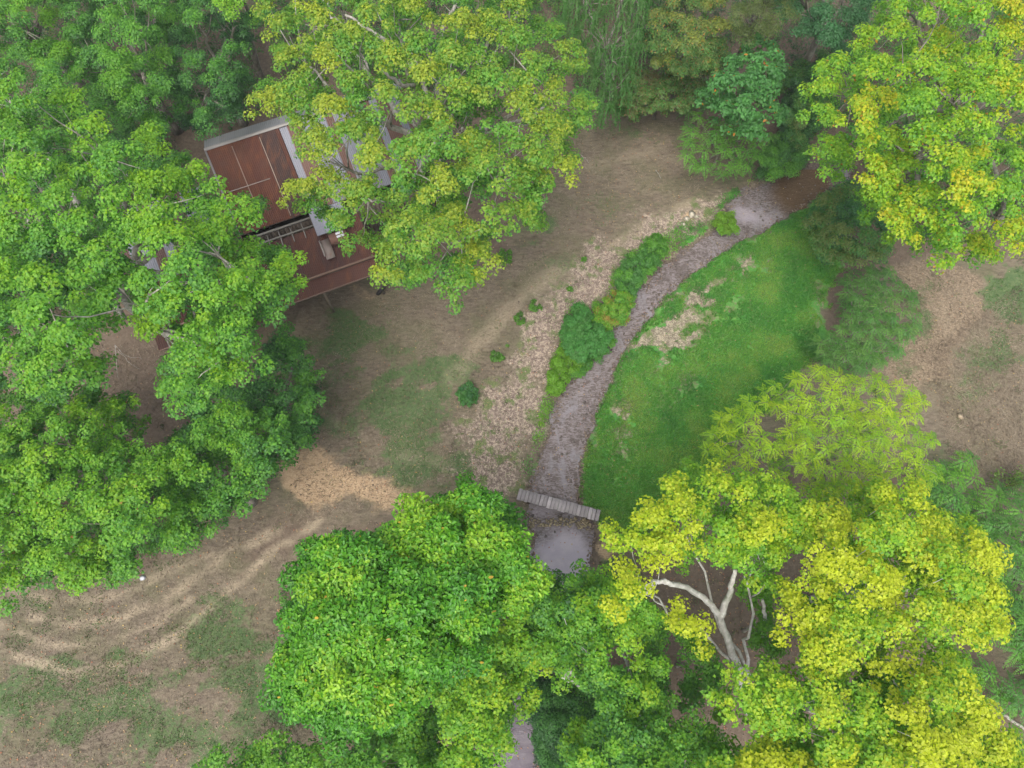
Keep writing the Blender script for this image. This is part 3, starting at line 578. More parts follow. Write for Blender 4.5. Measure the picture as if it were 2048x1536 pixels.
grow('maple_tree', 'darker green maple with a leaning grey trunk right of the lower creek',
     [(1075,1160),(1180,1150),(1270,1185),(1325,1225),(1310,1290),(1335,1340),(1335,1400),(1372,1450),(1450,1480),(1450,1640),(1120,1640),(1105,1500),(1180,1430),(1130,1370),(1060,1300),(1050,1200)],
     (4.5, 8.5), 'maple', [DARK, GREEN, MID, LIME, YG, YEL], 33, base=at(1290, 1480, 0), fmix=(.05, .62), trunk_r=.14, nl=6, bark=BARK_WHITE, hotspot=(1240, 1210, 2.2, .14), holes=[(1208,1300,14,40),(1345,1320,20,18),(1160,1385,60,22)],
     limbs=[([(1290,1480,.2),(1215,1410,3.8),(1170,1370,5),(1125,1350,6)], .24, .12), ([(1165,1368,5.1),(1130,1330,6.2),(1108,1300,7.2)], .10, .05), ([(1195,1392,4.4),(1190,1360,5.6)], .06, .04)])
grow('maple_sapling', 'green understorey maple in the brown gap right of the white trunk', [(1490,1160),(1530,1165),(1552,1240),(1592,1290),(1560,1330),(1505,1330),(1520,1280),(1500,1220)], (2.5, 5), 'maple', [DARK, GREEN, MID, LIME], 34, fmix=(.1, .8), trunk_r=.07, nl=3, layers=1, scale=.8)
grow('maple_sapling', 'pale green understorey maple left of the white trunk', [(1345,1225),(1400,1280),(1440,1300),(1455,1360),(1430,1400),(1370,1420),(1345,1370),(1370,1320),(1330,1280)], (2.5, 5), 'maple', [DARK, GREEN, MID, LIME], 35, fmix=(.1, .8), trunk_r=.07, nl=3, layers=1, scale=.8, gap=.1)
grow('tulip_tree', 'dense bright green tulip tree with large glossy leaves beside the bridge',
     [(858,985),(900,950),(960,962),(1012,962),(1020,1000),(1035,1050),(1088,1090),(1090,1150),(1070,1200),(1012,1232),(962,1292),(942,1352),(855,1372),(802,1442),(742,1462),(655,1492),(640,1442),(560,1412),(530,1362),(540,1308),(576,1282),(574,1190),(580,1108),(650,1066),(722,1052),(800,1060),(812,1010)],
     (7.5, 12.5), 'tulip', [(.026,.100,.016), (.042,.165,.014), (.066,.235,.012), (.115,.30,.014), YG], 36, fmix=(.2, .80), trunk_r=.26, nl=8, bark=BARK_GREY, mat=GLOSSY, specks=(.004, (.45,.30,.03)))
grow('maple_tree', 'yellow-green maple tucked under the lower right side of the tulip tree',
     [[(1000,1180),(1080,1160),(1110,1200),(1090,1320),(1060,1340),(1020,1280)],[(850,1375),(900,1345),(950,1285),(1030,1235),(1072,1290),(1062,1380),(1012,1425),(1002,1490),(962,1525),(925,1512),(885,1470),(865,1410)]], (5, 8.5), 'maple', [DARK, GREEN, MID, LIME, YG, YEL], 37, fmix=(.2, .82), trunk_r=.15, nl=4, holes=[(850,1445,20,22)])
grow('maple_tree', 'pale green tree top rising from the bottom edge under the tulip tree',
     [(392,1560),(430,1502),(555,1500),(582,1468),(608,1500),(650,1512),(700,1498),(760,1450),(825,1425),(880,1475),(975,1530),(980,1640),(380,1640)], (4, 7), 'maple', [DARK, GREEN, MID, LIME, YG], 38, fmix=(.1, .72), trunk_r=.16, nl=4)
grow('bank_shrub', 'dark green shrub overhanging the right side of the lower creek', [(1062,1380),(1120,1375),(1140,1440),(1180,1560),(1100,1560),(1085,1480),(1070,1430)], (.6, 2), 'shrub', [DEEP, DARK, GREEN], 39, 'shrub', fmix=(.1, .95), trunk_r=.04, scale=1.5)

# bushes and weeds on the creek banks
def bush(label, poly, z, cols, seed, name='bank_bush', **k):
    return grow(name, label, poly, z, k.pop('sp', 'shrub'), cols, seed, 'bush' if name == 'bank_bush' else 'plant', trunk_r=.03, part='foliage', group=k.pop('group', None), nl=3, **k)
bush('rounded deep green bush on the left bank above the narrow bend', [(1240,545),(1255,520),(1290,500),(1325,495),(1310,530),(1290,560),(1262,582),(1238,572)], (.35, 1.0), [DARK, GREEN, GREEN, MID], 101, fmix=(.1, .95))
bush('small bright green bush topping the left bank clump', [(1285,495),(1300,472),(1330,478),(1328,500),(1300,510)], (.3, .7), [GREEN, MID, (.07,.21,.025)], 102, fmix=(.2, .9))
bush('yellow-tinged bush between the two darker bank bushes', [(1195,650),(1198,610),(1225,590),(1262,588),(1258,620),(1235,650),(1215,660)], (.3, .85), [GREEN, MID, LIME, RUSTL], 103, fmix=(.1, .8))
bush('largest dense blue-green bush on the left bank', [(1128,690),(1135,640),(1160,610),(1185,640),(1205,662),(1218,672),(1200,700),(1165,712),(1140,705)], (.4, 1.3), [DARK, GREEN, (.08,.27,.06), GREEN], 104, fmix=(.1, .95))
bush('low lime ivy mat hanging down the bank below the largest bush', [(1105,780),(1112,730),(1130,690),(1165,700),(1160,730),(1135,750),(1120,785)], (.15, .45), [MID, LIME, (.11,.24,.02)], 105, fmix=(.2, .9))
bush('bright lime bush at the water edge where the creek widens', [(1435,455),(1440,432),(1458,430),(1472,445),(1468,462),(1448,466)], (.2, .6), [MID, LIME, (.14,.26,.02)], 106, fmix=(.2, .9))
bush('grassy green fringe trailing over the water beside the largest bush', [(1140,760),(1165,720),(1205,680),(1222,676),(1220,690),(1190,722),(1160,748)], (.0, .25), [GREEN, MID, (.06,.2,.03)], 107, fmix=(.2, .9))
for i, (x, y, r_, lb) in enumerate([(935,787,19,'dark green weed clump standing alone on the brown grass'), (992,713,10,'small weed at the upper left edge of the straw bank'), (1070,611,9,'small upright weed at the top of the straw bank'),
        (1040,635,10,'spindly weed just below the top of the straw bank'), (1011,513,12,'bright green seedling by the lower tip of the centre maple'), (1012,686,5,'tiny weed beside the small weed on the straw bank'), (1168,512,5,'tiny green sprig on the bank left of the rounded bush'), (1145,575,6,'low green sprig on the reddish bank earth')]):
    bush(lb, [(x-r_, y), (x-r_*.5, y-r_), (x+r_*.5, y-r_*.9), (x+r_, y), (x+r_*.4, y+r_), (x-r_*.5, y+r_*.8)], (.08, .38 if r_ < 15 else .6), [GREEN, MID, (.08,.19,.03)] if i else [DARK, GREEN, BLUE], 120+i, 'weed_plant', sp='shrub', scale=.55, fmix=(.2, .9), layers=1)

# ------------------------------------------------------------------ barn
th = R(23); U = np.array([math.cos(th), math.sin(th), 0]); Vv = np.array([math.sin(th), -math.cos(th), 0]); O = np.array([-13.86, 21.56, 0]); K = np.array([0, 0, 1.])
def bp(u, v, z): return O+U*u+Vv*v+K*z
rm = NT('sheet_roof'); a = rm.attr('Col').outputs['Color']
f1 = rm.noise(2.0, rm.coord((2.2, .5, 1), -th), 7, .7, .3); f2 = rm.noise(16, None, 5, .8); f3 = rm.noise(.9, None, 4)
cr = rm.mix(rm.math('MULTIPLY', rm.ramp(f1, .45, .75), .55), a, (.18, .072, .034)); cr = rm.mix(rm.math('MULTIPLY', rm.ramp(f3, .5, .7), .6), cr, (.085, .045, .036)); cr = rm.mix(.35, cr, rm.mix(f2, (.5, .5, .5), (1.4, 1.4, 1.4)), 'MULTIPLY')
rm.l(cr, rm.b.inputs['Base Color']); rm.b.inputs['Specular IOR Level'].default_value = .15; rm.b.inputs['Roughness'].default_value = .8; rm.b.inputs['Metallic'].default_value = 0.; rm.bump(f2, .2, .01)
ROOF = rm.m
zm = NT('galvanised'); a = zm.attr('Col').outputs['Color']; f2 = zm.noise(9, None, 5, .8); f4 = zm.noise(1.5, zm.coord((2, .6, 1), -th), 5)
cz = zm.mix(zm.math('MULTIPLY', zm.ramp(f4, .6, .75), .6), a, (.20, .10, .06)); cz = zm.mix(.3, cz, zm.mix(f2, (.6, .6, .6), (1.3, 1.3, 1.3)), 'MULTIPLY')
zm.l(cz, zm.b.inputs['Base Color']); zm.b.inputs['Roughness'].default_value = .6; ZINC = zm.m
wo = NT('old_wood'); a = wo.attr('Col').outputs['Color']; f2 = wo.noise(12, wo.coord((1, 1, .2)), 6, .8)
wo.l(wo.mix(.6, a, wo.mix(f2, (.45, .45, .45), (1.5, 1.5, 1.5)), 'MULTIPLY'), wo.b.inputs['Base Color']); wo.b.inputs['Roughness'].default_value = .9; wo.bump(f2, .4, .01); WOODM = wo.m
def corr(mb, u0, u1, v0, v1, z0, z1, cols, pitch=.09, amp=.009, sheet=.72, seed=0):
    """corrugated sheets running down the slope"""
    rr = np.random.default_rng(seed); n = max(4, int((u1-u0)/pitch*4)); us = np.linspace(u0, u1, n); L = 5
    vs = np.linspace(0, 1, L); rows = []
    for t in vs:
        for u in us:
            s_ = int((u-u0)/sheet); rows.append(bp(u, v0+(v1-v0)*t, z0+(z1-z0)*t+amp*math.sin(u/pitch*6.283)+(s_ % 2)*.012))
    ss = ((us-u0)/sheet).astype(int); pal = [cols[rr.integers(len(cols))] for _ in range(ss.max()+1)]
    cc_ = np.array([pal[q_] for q_ in ss]); cc_ = np.tile(cc_, (L, 1))
    i = np.arange(L-1)[:, None]*n; j = np.arange(n-1)[None]; f = np.stack([i+j, i+j+1, i+n+j+1, i+n+j], -1).reshape(-1, 4)
    mb.add(np.array(rows), f); mb.c[-1] = cc_
    low = np.array(rows)-K*.05; mb.add(low, f[:, ::-1]); mb.c[-1] = cc_*.6
    e = [bp(u0, v1, z1-.05), bp(u1, v1, z1-.05)]; mb.box(e[0], e[1]-e[0], -Vv*.02, K*.03, (.10, .08, .07))
RU = [(.074,.032,.025), (.055,.030,.027), (.095,.038,.026), (.082,.032,.024), (.050,.031,.029)]; GY = [(.17,.17,.20), (.15,.15,.18), (.19,.19,.225), (.11,.05,.035)]
barn = tag(empty('barn', bp(4, 1, 0)), 'old timber barn with a rusty and grey sheet-metal roof half hidden by maples', 'barn')
b_ = MB()
def wall(p0, p1, h0, h1, col, th_=.08):
    """boarded wall from p0 to p1 (u,v) with gaps between boards"""
    p0 = np.array(p0, float); p1 = np.array(p1, float); Ln = np.linalg.norm(p1-p0); n = int(Ln/.2)
    for k in range(n):
        a = p0+(p1-p0)*k/n; b = p0+(p1-p0)*(k+.93)/n; h = h0+(h1-h0)*k/n
        A = bp(a[0], a[1], -.1); B = bp(b[0], b[1], -.1); nrm = np.cross(K, unit(B-A))
        cv = np.array(col)*rng.uniform(.75, 1.25); b_.box(A, B-A, nrm*th_, K*(h+.1), tuple(cv))
wc = (.13, .10, .08)
wall((.15, 3.5), (9.3, 3.5), 2.6, 2.6, wc); wall((.15, -1.5), (.15, 3.5), 4.1, 3.2, wc); wall((9.3, 3.5), (9.3, -1.5), 3.2, 4.1, wc); wall((9.3, -1.5), (.15, -1.5), 4.1, 4.1, wc)
wall((-5.2, 4.7), (-.1, 4.7), 2.1, 2.1, wc); wall((-5.2, .7), (-5.2, 4.7), 3.1, 2.1, wc); wall((-.1, .7), (-5.2, .7), 3.2, 3.2, wc)
b_.build('wall', WOODM, barn)
mb = MB(); corr(mb, -.1, 3.3, .02, 3.68, 5.2, 3.42, RU, sheet=.8, seed=1); mb.build('roof', ROOF, barn)
mb = MB(); corr(mb, 3.32, 9.6, .02, 3.62, 5.16, 3.38, GY+[(.10,.045,.032), (.15,.14,.155)], sheet=.36, seed=6); mb.build('roof', ZINC, barn)
mb = MB(); corr(mb, -.15, 9.6, -1.25, -.03, 4.52, 5.19, [(.17,.17,.18), (.20,.20,.21)], seed=3); mb.build('roof', ZINC, barn)
mb = MB(); mb.box(bp(-.15, -.09, 5.2), U*9.8, Vv*.18, K*.03, (.25,.23,.22)); mb.box(bp(-.16, .05, 5.1), U*.09, Vv*3.6-K*1.76, K*.10, (.22,.20,.20)); mb.build('ridge_cap', ZINC, barn)
mb = MB(); mb.tube([bp(1.05, .2, 5.13), bp(1.05, 3.6, 3.48)], .018, 5, (.3,.22,.18)); mb.tube([bp(2.35, .2, 5.15), bp(2.35, 3.6, 3.5)], .02, 5, (.34,.25,.2)); mb.box(bp(.1, 1.9, 4.30), U*2.0, Vv*.03, K*.03, (.36,.30,.27)); mb.build('seam', ZINC, barn)
mb = MB(); corr(mb, -5.6, -.15, .5, 4.95, 3.7, 2.4, [(.17,.17,.20), (.10,.045,.032), (.19,.19,.22), (.09,.042,.032)], sheet=.5, seed=7); mb.build('roof', ZINC, barn)
mb = MB(); corr(mb, -5.2, 5.3, 4.22, 6.55, 2.90, 2.42, [(.078,.037,.032), (.088,.040,.033), (.072,.038,.035)], sheet=.9, seed=8); corr(mb, -5.2, 5.25, 6.5, 7.25, 2.36, 2.2, [(.080,.042,.036), (.095,.045,.037)], sheet=.9, seed=9); mb.build('lean_to_roof', ROOF, barn)
mb = MB(); mb.box(bp(-5.2, 6.46, 2.44), U*10.45, Vv*.09, K*.05, (.24,.15,.11)); mb.box(bp(-5.2, 7.22, 2.12), U*10.45, Vv*.06, K*.08, (.2,.13,.10)); mb.build('rail', WOODM, barn)
for u in (-5, -2.5, 0, 2.4, 5):
    mb = MB(); mb.box(bp(u, 7.05, -.1), U*.12, Vv*.12, K*2.25, (.15,.12,.09)); mb.build('post', WOODM, barn)
mb = MB()
for k in range(5): mb.box(bp(.4+k*.55, 3.75, 3.0), U*.05, Vv*.9, -K*.05, (.2,.18,.16))
mb.box(bp(.2, 3.72, 3.06), U*3.0, Vv*.08, K*.08, (.22,.2,.18)); mb.box(bp(.2, 4.15, 3.0), U*3.0, Vv*.06, K*.06, (.2,.18,.16)); mb.build('rafters', WOODM, barn)
dm = MB(); corr(dm, 3.15, 4.75, 3.75, 4.95, 3.5, 3.2, [(.22,.22,.26), (.19,.19,.23)], sheet=.5, seed=12); dd = dm.build('dormer_roof', ZINC, barn)
mb = MB(); mb.box(bp(3.6, 4.98, 2.7), U*.85, Vv*.45, K*.38, (.16,.08,.06)); 
mb.build('dormer', WOODM, barn)
mb = MB()
for k in range(2): mb.box(bp(3.95, 5.03+k*.18, 3.09), U*.36, Vv*.12, K*.02, (.62,.60,.64))
mb.build('vent', ZINC, barn)
mb = MB(); mb.box(bp(3.1, 5.0, 2.85), U*.06, Vv*.9, K*.05, (.28,.24,.22)); mb.box(bp(3.15, 5.0, 2.83), U*.42, Vv*1.1, K*.02, (.22,.17,.15)); mb.build('flashing', ZINC, barn)
# smaller things by the barn
mb = MB(); mb.tube([at(756, 588, 0), at(772, 566, 1.0), at(790, 536, 2.1)], [.11, .10, .09], 9, (.035,.03,.034)); tag(mb.build('leaning_post', WOODM, None, True), 'dark round post leaning against the barn lean-to corner', 'post')

# ------------------------------------------------------------------ footbridge
br_a = at(1036, 988, .12); br_b = at(1199, 1032, .12); D = unit(br_b-br_a); Nn = np.array([-D[1], D[0], 0]); Lb = np.linalg.norm(br_b-br_a); Wb = .50
bridge = tag(empty('footbridge', (br_a+br_b)/2*[1, 1, 0]), 'narrow weathered grey plank footbridge across the creek', 'footbridge')
mb = MB(); n = 22; rr = np.random.default_rng(5); pos = 0; step = Lb/n
for k in range(n):
    g0 = .010+abs(rr.normal(0, .006)); wdt = step-g0; w0 = Wb*rr.uniform(.96, 1.04); sh = rr.normal(0, .012); zz = rr.normal(0, .004)+(.012 if k == 8 else 0)
    tw = rr.normal(0, .008); v = rr.uniform(.78, 1.12)*(1.25 if k in (8, 19) else 1); cl_ = (.30*v, .265*v, .265*v)
    o = br_a+D*(k*step)-Nn*(w0/2+sh)+K*zz; mb.box(o, D*wdt+Nn*tw, Nn*w0+D*tw, K*.04, cl_)
mb.build('deck', WOODM, bridge)
for s_ in (-1, 1):
    mb = MB(); mb.box(br_a+Nn*s_*.17-Nn*.03-K*.17+D*.02, D*(Lb-.04), Nn*.06, K*.165, (.10,.085,.075)); mb.build('stringer', WOODM, bridge)
for e, q_ in ((br_a, .04), (br_b, -.2)):
    mb = MB(); mb.box(e+D*q_-Nn*.26-K*.32, D*.16, Nn*.52, K*.147, (.14,.12,.10)); mb.build('sill_beam', WOODM, bridge)

# ------------------------------------------------------------------ stones
def rock(mb, c, r, rr, col, flat=.5):
    ph = np.array([(0, 0, 1)]+[(math.cos(a)*math.sin(t), math.sin(a)*math.sin(t), math.cos(t)) for t in (.8, 1.5, 2.2) for a in np.arange(6)*1.047+t]+[(0, 0, -1)])
    ph = ph*rr.uniform(.72, 1.2, (len(ph), 1))*np.array([rr.uniform(.8, 1.3), rr.uniform(.7, 1.1), flat])*r
    a = rr.random()*6.28; ca, sa = math.cos(a), math.sin(a); ph = ph@np.array([[ca, sa, 0], [-sa, ca, 0], [0, 0, 1]])+c
    f = [[0, 1+j, 1+(j+1) % 6] for j in range(6)]; f2_ = []
    for k in range(2):
        for j in range(6): f2_ += [[1+k*6+j, 7+k*6+j, 7+k*6+(j+1) % 6], [1+k*6+j, 7+k*6+(j+1) % 6, 1+k*6+(j+1) % 6]]
    f3_ = [[13+j, 19, 13+(j+1) % 6] for j in range(6)]
    mb.add(ph, [f+f2_+f3_], col)
rr = np.random.default_rng(77)
def single_rock(px, py, r, col, label, flat=.5, name='boulder'):
    mb = MB(); p = at(px, py, 0); p[2] = ground_z(p[0], p[1])+r*flat*.35
    rock(mb, p, r, rr, col, flat); rock(mb, p+np.array([r*.3, r*.2, -.03]), r*.8, rr, col, flat); tag(mb.build(name, STONE, None), label, 'rock')
single_rock(1920, 833, .20, (.36, .28, .19), 'tan rock alone on the dry field at right')
single_rock(1255, 1155, .26, (.30, .225, .165), 'tan boulder right of the pool below the bridge')
single_rock(1170, 1047, .17, (.23, .17, .14), 'brown flat rock at the water edge under the right end of the bridge', .35)
single_rock(1176, 1058, .12, (.14, .09, .07), 'dark brown rock just below the flat one near the bridge', .4)
single_rock(284, 1155, .13, (.55, .55, .58), 'small whitish stone at the foot of the lower left maple')
for i, (x, y, r_) in enumerate([(1373,437,.20),(1383,428,.22),(1393,432,.15),(1368,447,.13)]):
    single_rock(x, y, r_, (.50, .44, .35), ['pale limestone lump at the lower left of the bank outcrop','largest pale limestone lump in the middle of the bank outcrop','pale limestone lump at the right of the bank outcrop','smallest pale limestone lump at the foot of the bank outcrop'][i], .4, 'limestone_rock')
def in_zone(poly, n, seed):
    r = np.random.default_rng(seed); P = np.array(poly, float); c = r.uniform(P.min(0), P.max(0), (n, 2)); return c[sdf(c[:, 0], c[:, 1], poly) > 0]
# shingle along the water's edges and bed: uncountable
mb = MB()
for side, poly in (('L', bankL), ('R', bankR)):
    P = np.array(poly, float)
    for k in range(len(P)-1):
        if P[k][1] < 330 or P[k][1] > 1180 and P[k][1] < 1380: continue
        for _ in range(int(np.hypot(*(P[k+1]-P[k]))*.55)):
            q_ = P[k]+(P[k+1]-P[k])*rr.random()+rr.normal(0, 5, 2); p = at(q_[0], q_[1], -.1); p[2] = max(ground_z(p[0], p[1]), -.31)+.01
            v = rr.uniform(.5, 1.3); rock(mb, p, rr.uniform(.025, .075), rr, (.22*v, .165*v, .13*v), .5)
cz_ = in_zone(creek_px, 3200, 8)
for q_ in cz_[:2600]:
    if 1075 < q_[1] < 1200 or q_[1] > 1380: continue
    p = at(q_[0], q_[1], -.3); p[2] = -.30; v = rr.uniform(.45, 1.2); rock(mb, p, rr.uniform(.02, .075), rr, (.19*v, .155*v, .14*v), .4)
for q_ in in_zone([(1060,1035),(1185,1035),(1185,1062),(1120,1050),(1060,1058)], 160, 3):
    p = at(q_[0], q_[1], -.3); p[2] = -.28; v = rr.uniform(.6, 1.3); rock(mb, p, rr.uniform(.03, .09), rr, (.30*v, .24*v, .15*v), .5)
tag(mb.build('shingle', STONE), 'brown pebbles and slate chips scattered through the creek', 'shingle', kind='stuff')
mb = MB()
for q_ in in_zone([(900,960),(890,900),(930,840),(990,760),(1040,680),(1110,570),(1160,520),(1220,470),(1320,450),(1400,430),(1440,445),(1350,520),(1240,600),(1140,690),(1100,790),(1085,880),(1060,980)], 2600, 9):
    p = at(q_[0], q_[1], 0); p[2] = ground_z(p[0], p[1])+.01; v = rr.uniform(.5, 1.5); rock(mb, p, rr.uniform(.015, .055), rr, (.30*v, .23*v, .19*v), .5)
tag(mb.build('gravel', STONE), 'pale gravel strewn over the left bank', 'gravel', kind='stuff')

# ------------------------------------------------------------------ grass, straw, fallen leaves
def scatter_blades(name, label, pts, h, wdt, cols, lean, seed, mat=GRASS, flat=0., cat='grass'):
    r = np.random.default_rng(seed); n = len(pts); P = at(pts[:, 0], pts[:, 1], 0.); P[:, 2] = ground_z(P[:, 0], P[:, 1])-.01
    ok = (sdf(P[:, 0], P[:, 1], creek) < -.05); P = P[ok]; n = len(P)
    a = r.random(n)*6.283; hh = h*r.uniform(.5, 1.4, n); s_ = np.stack([np.cos(a), np.sin(a), 0*a], 1)*(wdt/2); b = r.random(n)*6.283
    tip = P+np.stack([np.cos(b), np.sin(b), 0*b], 1)*(hh*r.uniform(.1, lean, n))[:, None]+K*(hh*(1-flat)+.01)[:, None]
    mid = (P+tip)/2+K*(hh*.12)[:, None]
    V = np.stack([P-s_, P+s_, mid+s_*.7, tip, mid-s_*.7], 1).reshape(-1, 3); F_ = np.arange(5*n).reshape(-1, 5)
    pn = fbm(P[:, 0], P[:, 1], .7, seed, 4); col = palette((pn-.5)*2.2+.5+r.normal(0, .18, n), cols)*r.uniform(.8, 1.2, (n, 1))
    o = mesh_obj(name, V, F_, mat, None, {'Col': np.repeat(col, 5, 0)}); return tag(o, label, cat, kind='stuff')
ZL, ZS, ZW, ZT = (q_.reshape(ny, nx) for q_ in (z1[:, 0], z1[:, 1], z2[:, 1], z2[:, 0]))
def look(G, x, y): return G[np.clip(np.searchsorted(gy, y), 1, ny-1), np.clip(np.searchsorted(gx, x), 1, nx-1)]
lawn_poly = [(1160,1010),(1166,950),(1172,900),(1194,815),(1214,775),(1250,700),(1287,640),(1337,580),(1402,530),(1467,486),(1542,450),(1622,398),(1660,374),(1695,400),(1690,480),(1660,560),(1650,620),(1635,700),(1600,760),(1500,840),(1440,920),(1410,1000),(1330,1060),(1230,1060),(1190,1050)]
lp = in_zone([(1060,1080),(1060,900),(1110,680),(1400,350),(1760,350),(1760,760),(1500,1060)], 360000, 21)
tp_ = at(lp[:, 0], lp[:, 1], 0.)
lp = lp[(look(ZL, tp_[:, 0], tp_[:, 1])-.85*look(ZS, tp_[:, 0], tp_[:, 1])+(fbm(tp_[:, 0], tp_[:, 1], 2.5, 3, 4)-.5)*1.3) > .45]
scatter_blades('grass', 'short lush green grass of the lawn right of the creek', lp, .10, .03, [(.062,.22,.045), (.098,.29,.050), (.16,.36,.058), (.28,.40,.09)], .8, 22)
wp_ = in_zone([(-10,-10),(2060,-10),(2060,1550),(-10,1550)], 420000, 24)
wq_ = at(wp_[:, 0], wp_[:, 1], 0.); wp_ = wp_[(look(ZW, wq_[:, 0], wq_[:, 1])*1.2+.10+.25*look(ZS, wq_[:, 0], wq_[:, 1])-look(ZL, wq_[:, 0], wq_[:, 1])+(fbm(wq_[:, 0], wq_[:, 1], 1.3, 4, 5)-.5)*3.2) > .78]
scatter_blades('weeds', 'thin patches of green weeds among the dry ground', wp_, .07, .025, [(.050,.13,.038), (.075,.17,.045), (.12,.18,.06)], 1., 27)
sp_ = np.concatenate([in_zone([(1790,530),(1880,510),(1970,560),(1980,640),(1900,700),(1900,760),(1830,800),(1740,750),(1800,690),(1840,640)], 16000, 31), in_zone([(1200,950),(1230,760),(1300,630),(1400,550),(1500,490),(1580,450),(1620,520),(1520,680),(1400,760),(1260,940)], 9000, 32),
                      in_zone([(900,950),(900,880),(990,760),(1110,570),(1220,470),(1320,450),(1240,600),(1140,690),(1100,790),(1060,980)], 9000, 33), in_zone([(0,1180),(560,1020),(620,1536),(0,1536)], 26000, 34), in_zone([(1160,240),(1400,240),(1400,380),(1100,560),(960,640),(1040,470)], 20000, 36), in_zone([(600,600),(1000,560),(1100,560),(900,940),(800,1010),(560,1060),(620,850)], 30000, 37), in_zone([(1860,700),(2048,560),(2048,970),(1900,930)], 22000, 38), in_zone([(180,690),(330,690),(330,860),(180,830)], 3000, 39)])
scatter_blades('straw', 'dry tan grass stems matted over the field and banks', sp_, .13, .018, [(.10,.078,.055), (.17,.13,.095), (.24,.19,.135), (.30,.245,.175)], 1.8, 35, LITTER, .72, 'dry grass')
lf = np.concatenate([in_zone([(-20,-20),(2070,-20),(2070,1560),(-20,1560)], 7000, 41), in_zone([(1160,240),(1400,240),(1420,380),(1200,480),(1140,420)], 260, 42), in_zone([(1330,1120),(1560,1150),(1600,1320),(1400,1400)], 500, 43)])
P = at(lf[:, 0], lf[:, 1], 0.); P[:, 2] = np.maximum(ground_z(P[:, 0], P[:, 1]), -.3)+.03; n = len(P)
r = np.random.default_rng(44); pal = palette(r.random(n), [(.42,.30,.08), (.38,.26,.14), (.30,.10,.05), (.33,.22,.13)])
V_, F_, Cq = leaf_mesh(P, r.normal(0, .3, (n, 3))+K, r.normal(0, 1, (n, 3)), r.uniform(.035, .09, n), r.uniform(.03, .065, n), pal)
tag(mesh_obj('leaf_litter', V_, F_, LITTER, None, {'Col': Cq}), 'scattered fallen yellow and rusty leaves on the ground', 'fallen leaves', kind='stuff')

# ------------------------------------------------------------------ fallen branches
def stick(name, label, lines, mat, cat='branch'):
    mb = MB()
    for pts, ra, rb in lines:
        P = np.array([at(*p) for p in pts]); tt = np.linspace(0, len(P)-1, 4*len(P)); Q = np.stack([np.interp(tt, np.arange(len(P)), P[:, i]) for i in range(3)], 1)
        Q[1:-1] += rr.normal(0, .02, (len(Q)-2, 3)); mb.tube(Q, np.linspace(ra, rb, len(Q)), 6)
    return tag(mb.build(name, mat, None, True), label, cat)
stick('fallen_branch', 'straight whitish branch lying under the sumac', [([(1680,727,.25),(1700,718,.3),(1722,710,.25)], .045, .035)], BARK_PALE)
stick('fallen_branch', 'thin pale curved branch on the clearing beside the centre maple', [([(1150,312,.08),(1162,311,.1),(1172,318,.08),(1178,326,.05)], .02, .012)], BARK_PALE)
stick('fallen_branch', 'grey pole lying at the lower right edge', [([(2000,1425,.1),(2030,1445,.12),(2060,1465,.1)], .07, .06)], BARK_PALE)
stick('fallen_branch', 'short grey stick in the middle of the upper clearing', [([(1312,340,.05),(1318,350,.06),(1322,358,.04)], .02, .012)], BARK_PALE)
stick('fallen_branch', 'brushy bare twigs lying on the brown patch under the big left maple', [([(230,690,.4),(234,720,.3),(235,755,.1)], .02, .01), ([(230,690,.4),(250,712,.25),(285,718,.1)], .014, .006), ([(234,700,.3),(262,728,.2),(280,738,.05)], .012, .005)], BARK_PALE)

# ------------------------------------------------------------------ undergrowth filling the wood floor
def undergrowth(name, label, polys, n, zr, cols, seed, sz=.10, thr=.42, per=26):
    r = np.random.default_rng(seed); Ps = []
    for poly, zmax in polys:
        q_ = in_zone(poly, n, seed); P = at(q_[:, 0], q_[:, 1], 0.); P = P[fbm(P[:, 0], P[:, 1], .5, seed, 3) > thr]
        P[:, 2] = ground_z(P[:, 0], P[:, 1])+r.uniform(.1, zmax, len(P))*fbm(P[:, 0], P[:, 1], .6, seed+2, 3)*1.5; Ps.append(P)
    P = np.concatenate(Ps); P = P[sdf(P[:, 0], P[:, 1], creek) < -.3]; m = len(P); ii = np.repeat(np.arange(m), per); k = len(ii)
    d = unit(r.normal(0, 1, (k, 3))+np.array([0, 0, .5])); rad = r.uniform(.15, .42, m)[ii][:, None]*(r.random(k)**.4)[:, None]
    f = (fbm(P[:, 0], P[:, 1], .4, seed+5, 3)-.5)*2+.5; f = f[ii]+r.normal(0, .2, k)
    t = leaf_mesh(P[ii]+d*rad, d*.7+K+r.normal(0, .4, (k, 3)), d+r.normal(0, .5, (k, 3)), sz*r.uniform(.7, 1.4, k), sz*.62, palette(f, cols)*r.uniform(.8, 1.2, (k, 1)))
    return tag(mesh_obj(name, t[0], t[1], LEAF, None, {'Col': t[2]}), label, 'undergrowth', kind='stuff')
undergrowth('undergrowth', 'dense dark green undergrowth covering the floor of the wood', [
    ([(-200,-160),(560,-160),(520,240),(430,275),(395,270),(380,300),(300,300),(200,300),(-200,200)], 3.5), ([(-100,250),(300,250),(380,300),(300,470),(200,640),(-100,700)], 2.2), ([(540,-160),(1120,-160),(1130,60),(1150,150),(900,200),(560,150)], 2.5),
    ([(1060,-160),(1800,-160),(1760,60),(1690,150),(1640,300),(1580,300),(1560,120),(1470,100),(1430,180),(1380,215),(1230,220),(1150,200)], 1.6), ([(1640,140),(1800,60),(2200,-100),(2200,470),(1900,500),(1780,480),(1690,420),(1650,300)], 1.8)], 4200, 2, [DEEP, DARK, GREEN, OLIVE], 201, thr=.34, per=24)
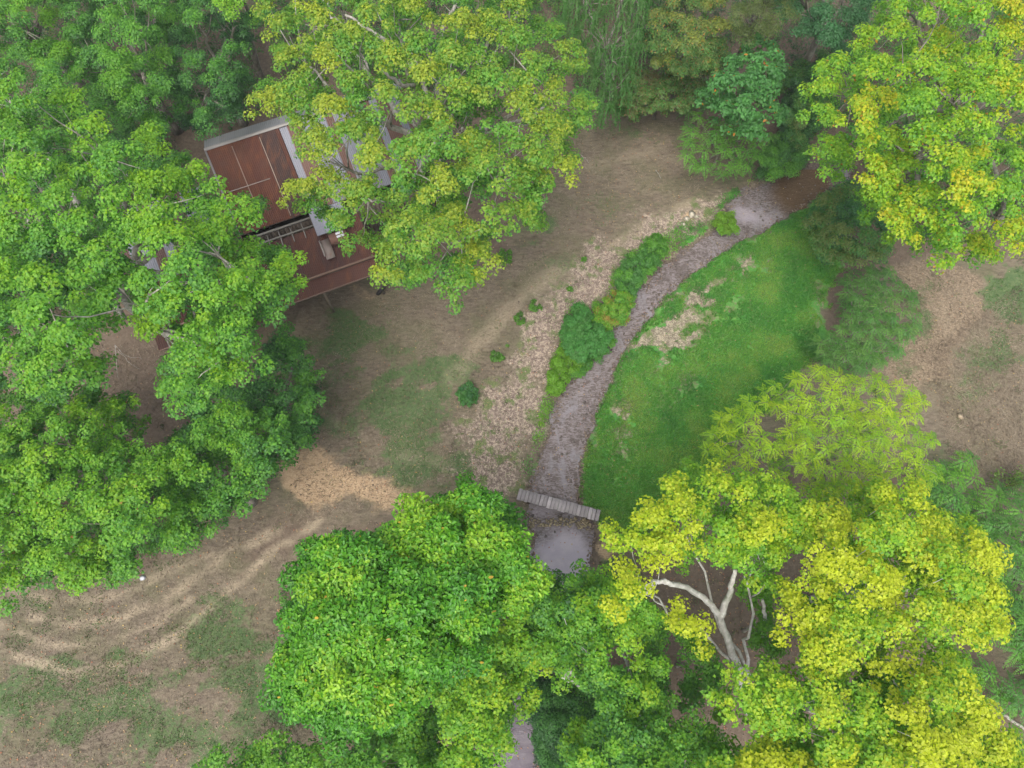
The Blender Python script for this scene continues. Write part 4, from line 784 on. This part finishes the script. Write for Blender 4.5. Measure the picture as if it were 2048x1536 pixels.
undergrowth('undergrowth', 'patchy green undergrowth beneath the lower trees', [
    ([(-100,860),(300,900),(420,900),(620,700),(620,880),(400,1050),(280,1120),(-100,1170)], 1.4), ([(1850,960),(2150,950),(2150,1560),(2050,1500),(1990,1400),(1960,1260),(1980,1100)], 1.6), ([(1080,1180),(1300,1230),(1340,1420),(1440,1600),(1090,1600)], 1.2), ([(560,1180),(1000,1060),(1060,1200),(980,1440),(700,1480)], 1.)], 2600, 2, [DARK, GREEN, MID, OLIVE], 202, thr=.48, per=22)

undergrowth('bank_weeds', 'ragged strip of green weeds along the top of the left bank', [
    ([(1445,395),(1480,385),(1470,410),(1400,470),(1340,520),(1300,560),(1262,590),(1245,635),(1215,680),(1160,740),(1120,785),(1100,860),(1080,930),(1062,965),(1050,940),(1075,860),(1095,780),(1120,700),(1140,620),(1190,600),(1235,550),(1260,510),(1320,480),(1380,440)], .5)], 9000, 2, [GREEN, (.08,.27,.045), MID, LIME], 203, sz=.07, thr=.44, per=16)

mb = MB()
for q_ in in_zone([(0,0),(2048,0),(2048,1536),(0,1536)], 5200, 301):
    p = at(q_[0], q_[1], 0.)
    if look(ZL, p[0], p[1]) > .3 or sdf(p[:1], p[1:2], creek)[0] > -.2: continue
    p[2] = ground_z(p[0], p[1])+.004; v = rr.uniform(.35, 1.7); rock(mb, p, rr.uniform(.012, .045), rr, (.19*v, .145*v, .11*v), .5)
tag(mb.build('clods', STONE), 'small clods of earth and chips of stone strewn over the bare ground', 'clods', kind='stuff')

# ------------------------------------------------------------------ thin even haze, a faint veil added to lift blacks and flatten contrast
hm = bpy.data.materials.new('haze'); hm.use_nodes = True; ht = hm.node_tree; ht.nodes.remove(ht.nodes['Principled BSDF'])
hv = ht.nodes.new('ShaderNodeVolumePrincipled'); hv.inputs['Density'].default_value = .0004; hv.inputs['Color'].default_value = (.95, .97, 1, 1)
ht.links.new(hv.outputs[0], ht.nodes['Material Output'].inputs['Volume'])
hx = max(abs(gx[0]), gx[-1])+5; hy0, hy1 = gy[0]-5, gy[-1]+5
mb = MB(); mb.box((-hx, hy0, -3), (2*hx, 0, 0), (0, hy1-hy0, 0), (0, 0, H+5)); tag(mb.build('haze', hm), 'thin pale haze added over the whole clearing to lift the dark tones', 'haze', kind='stuff')
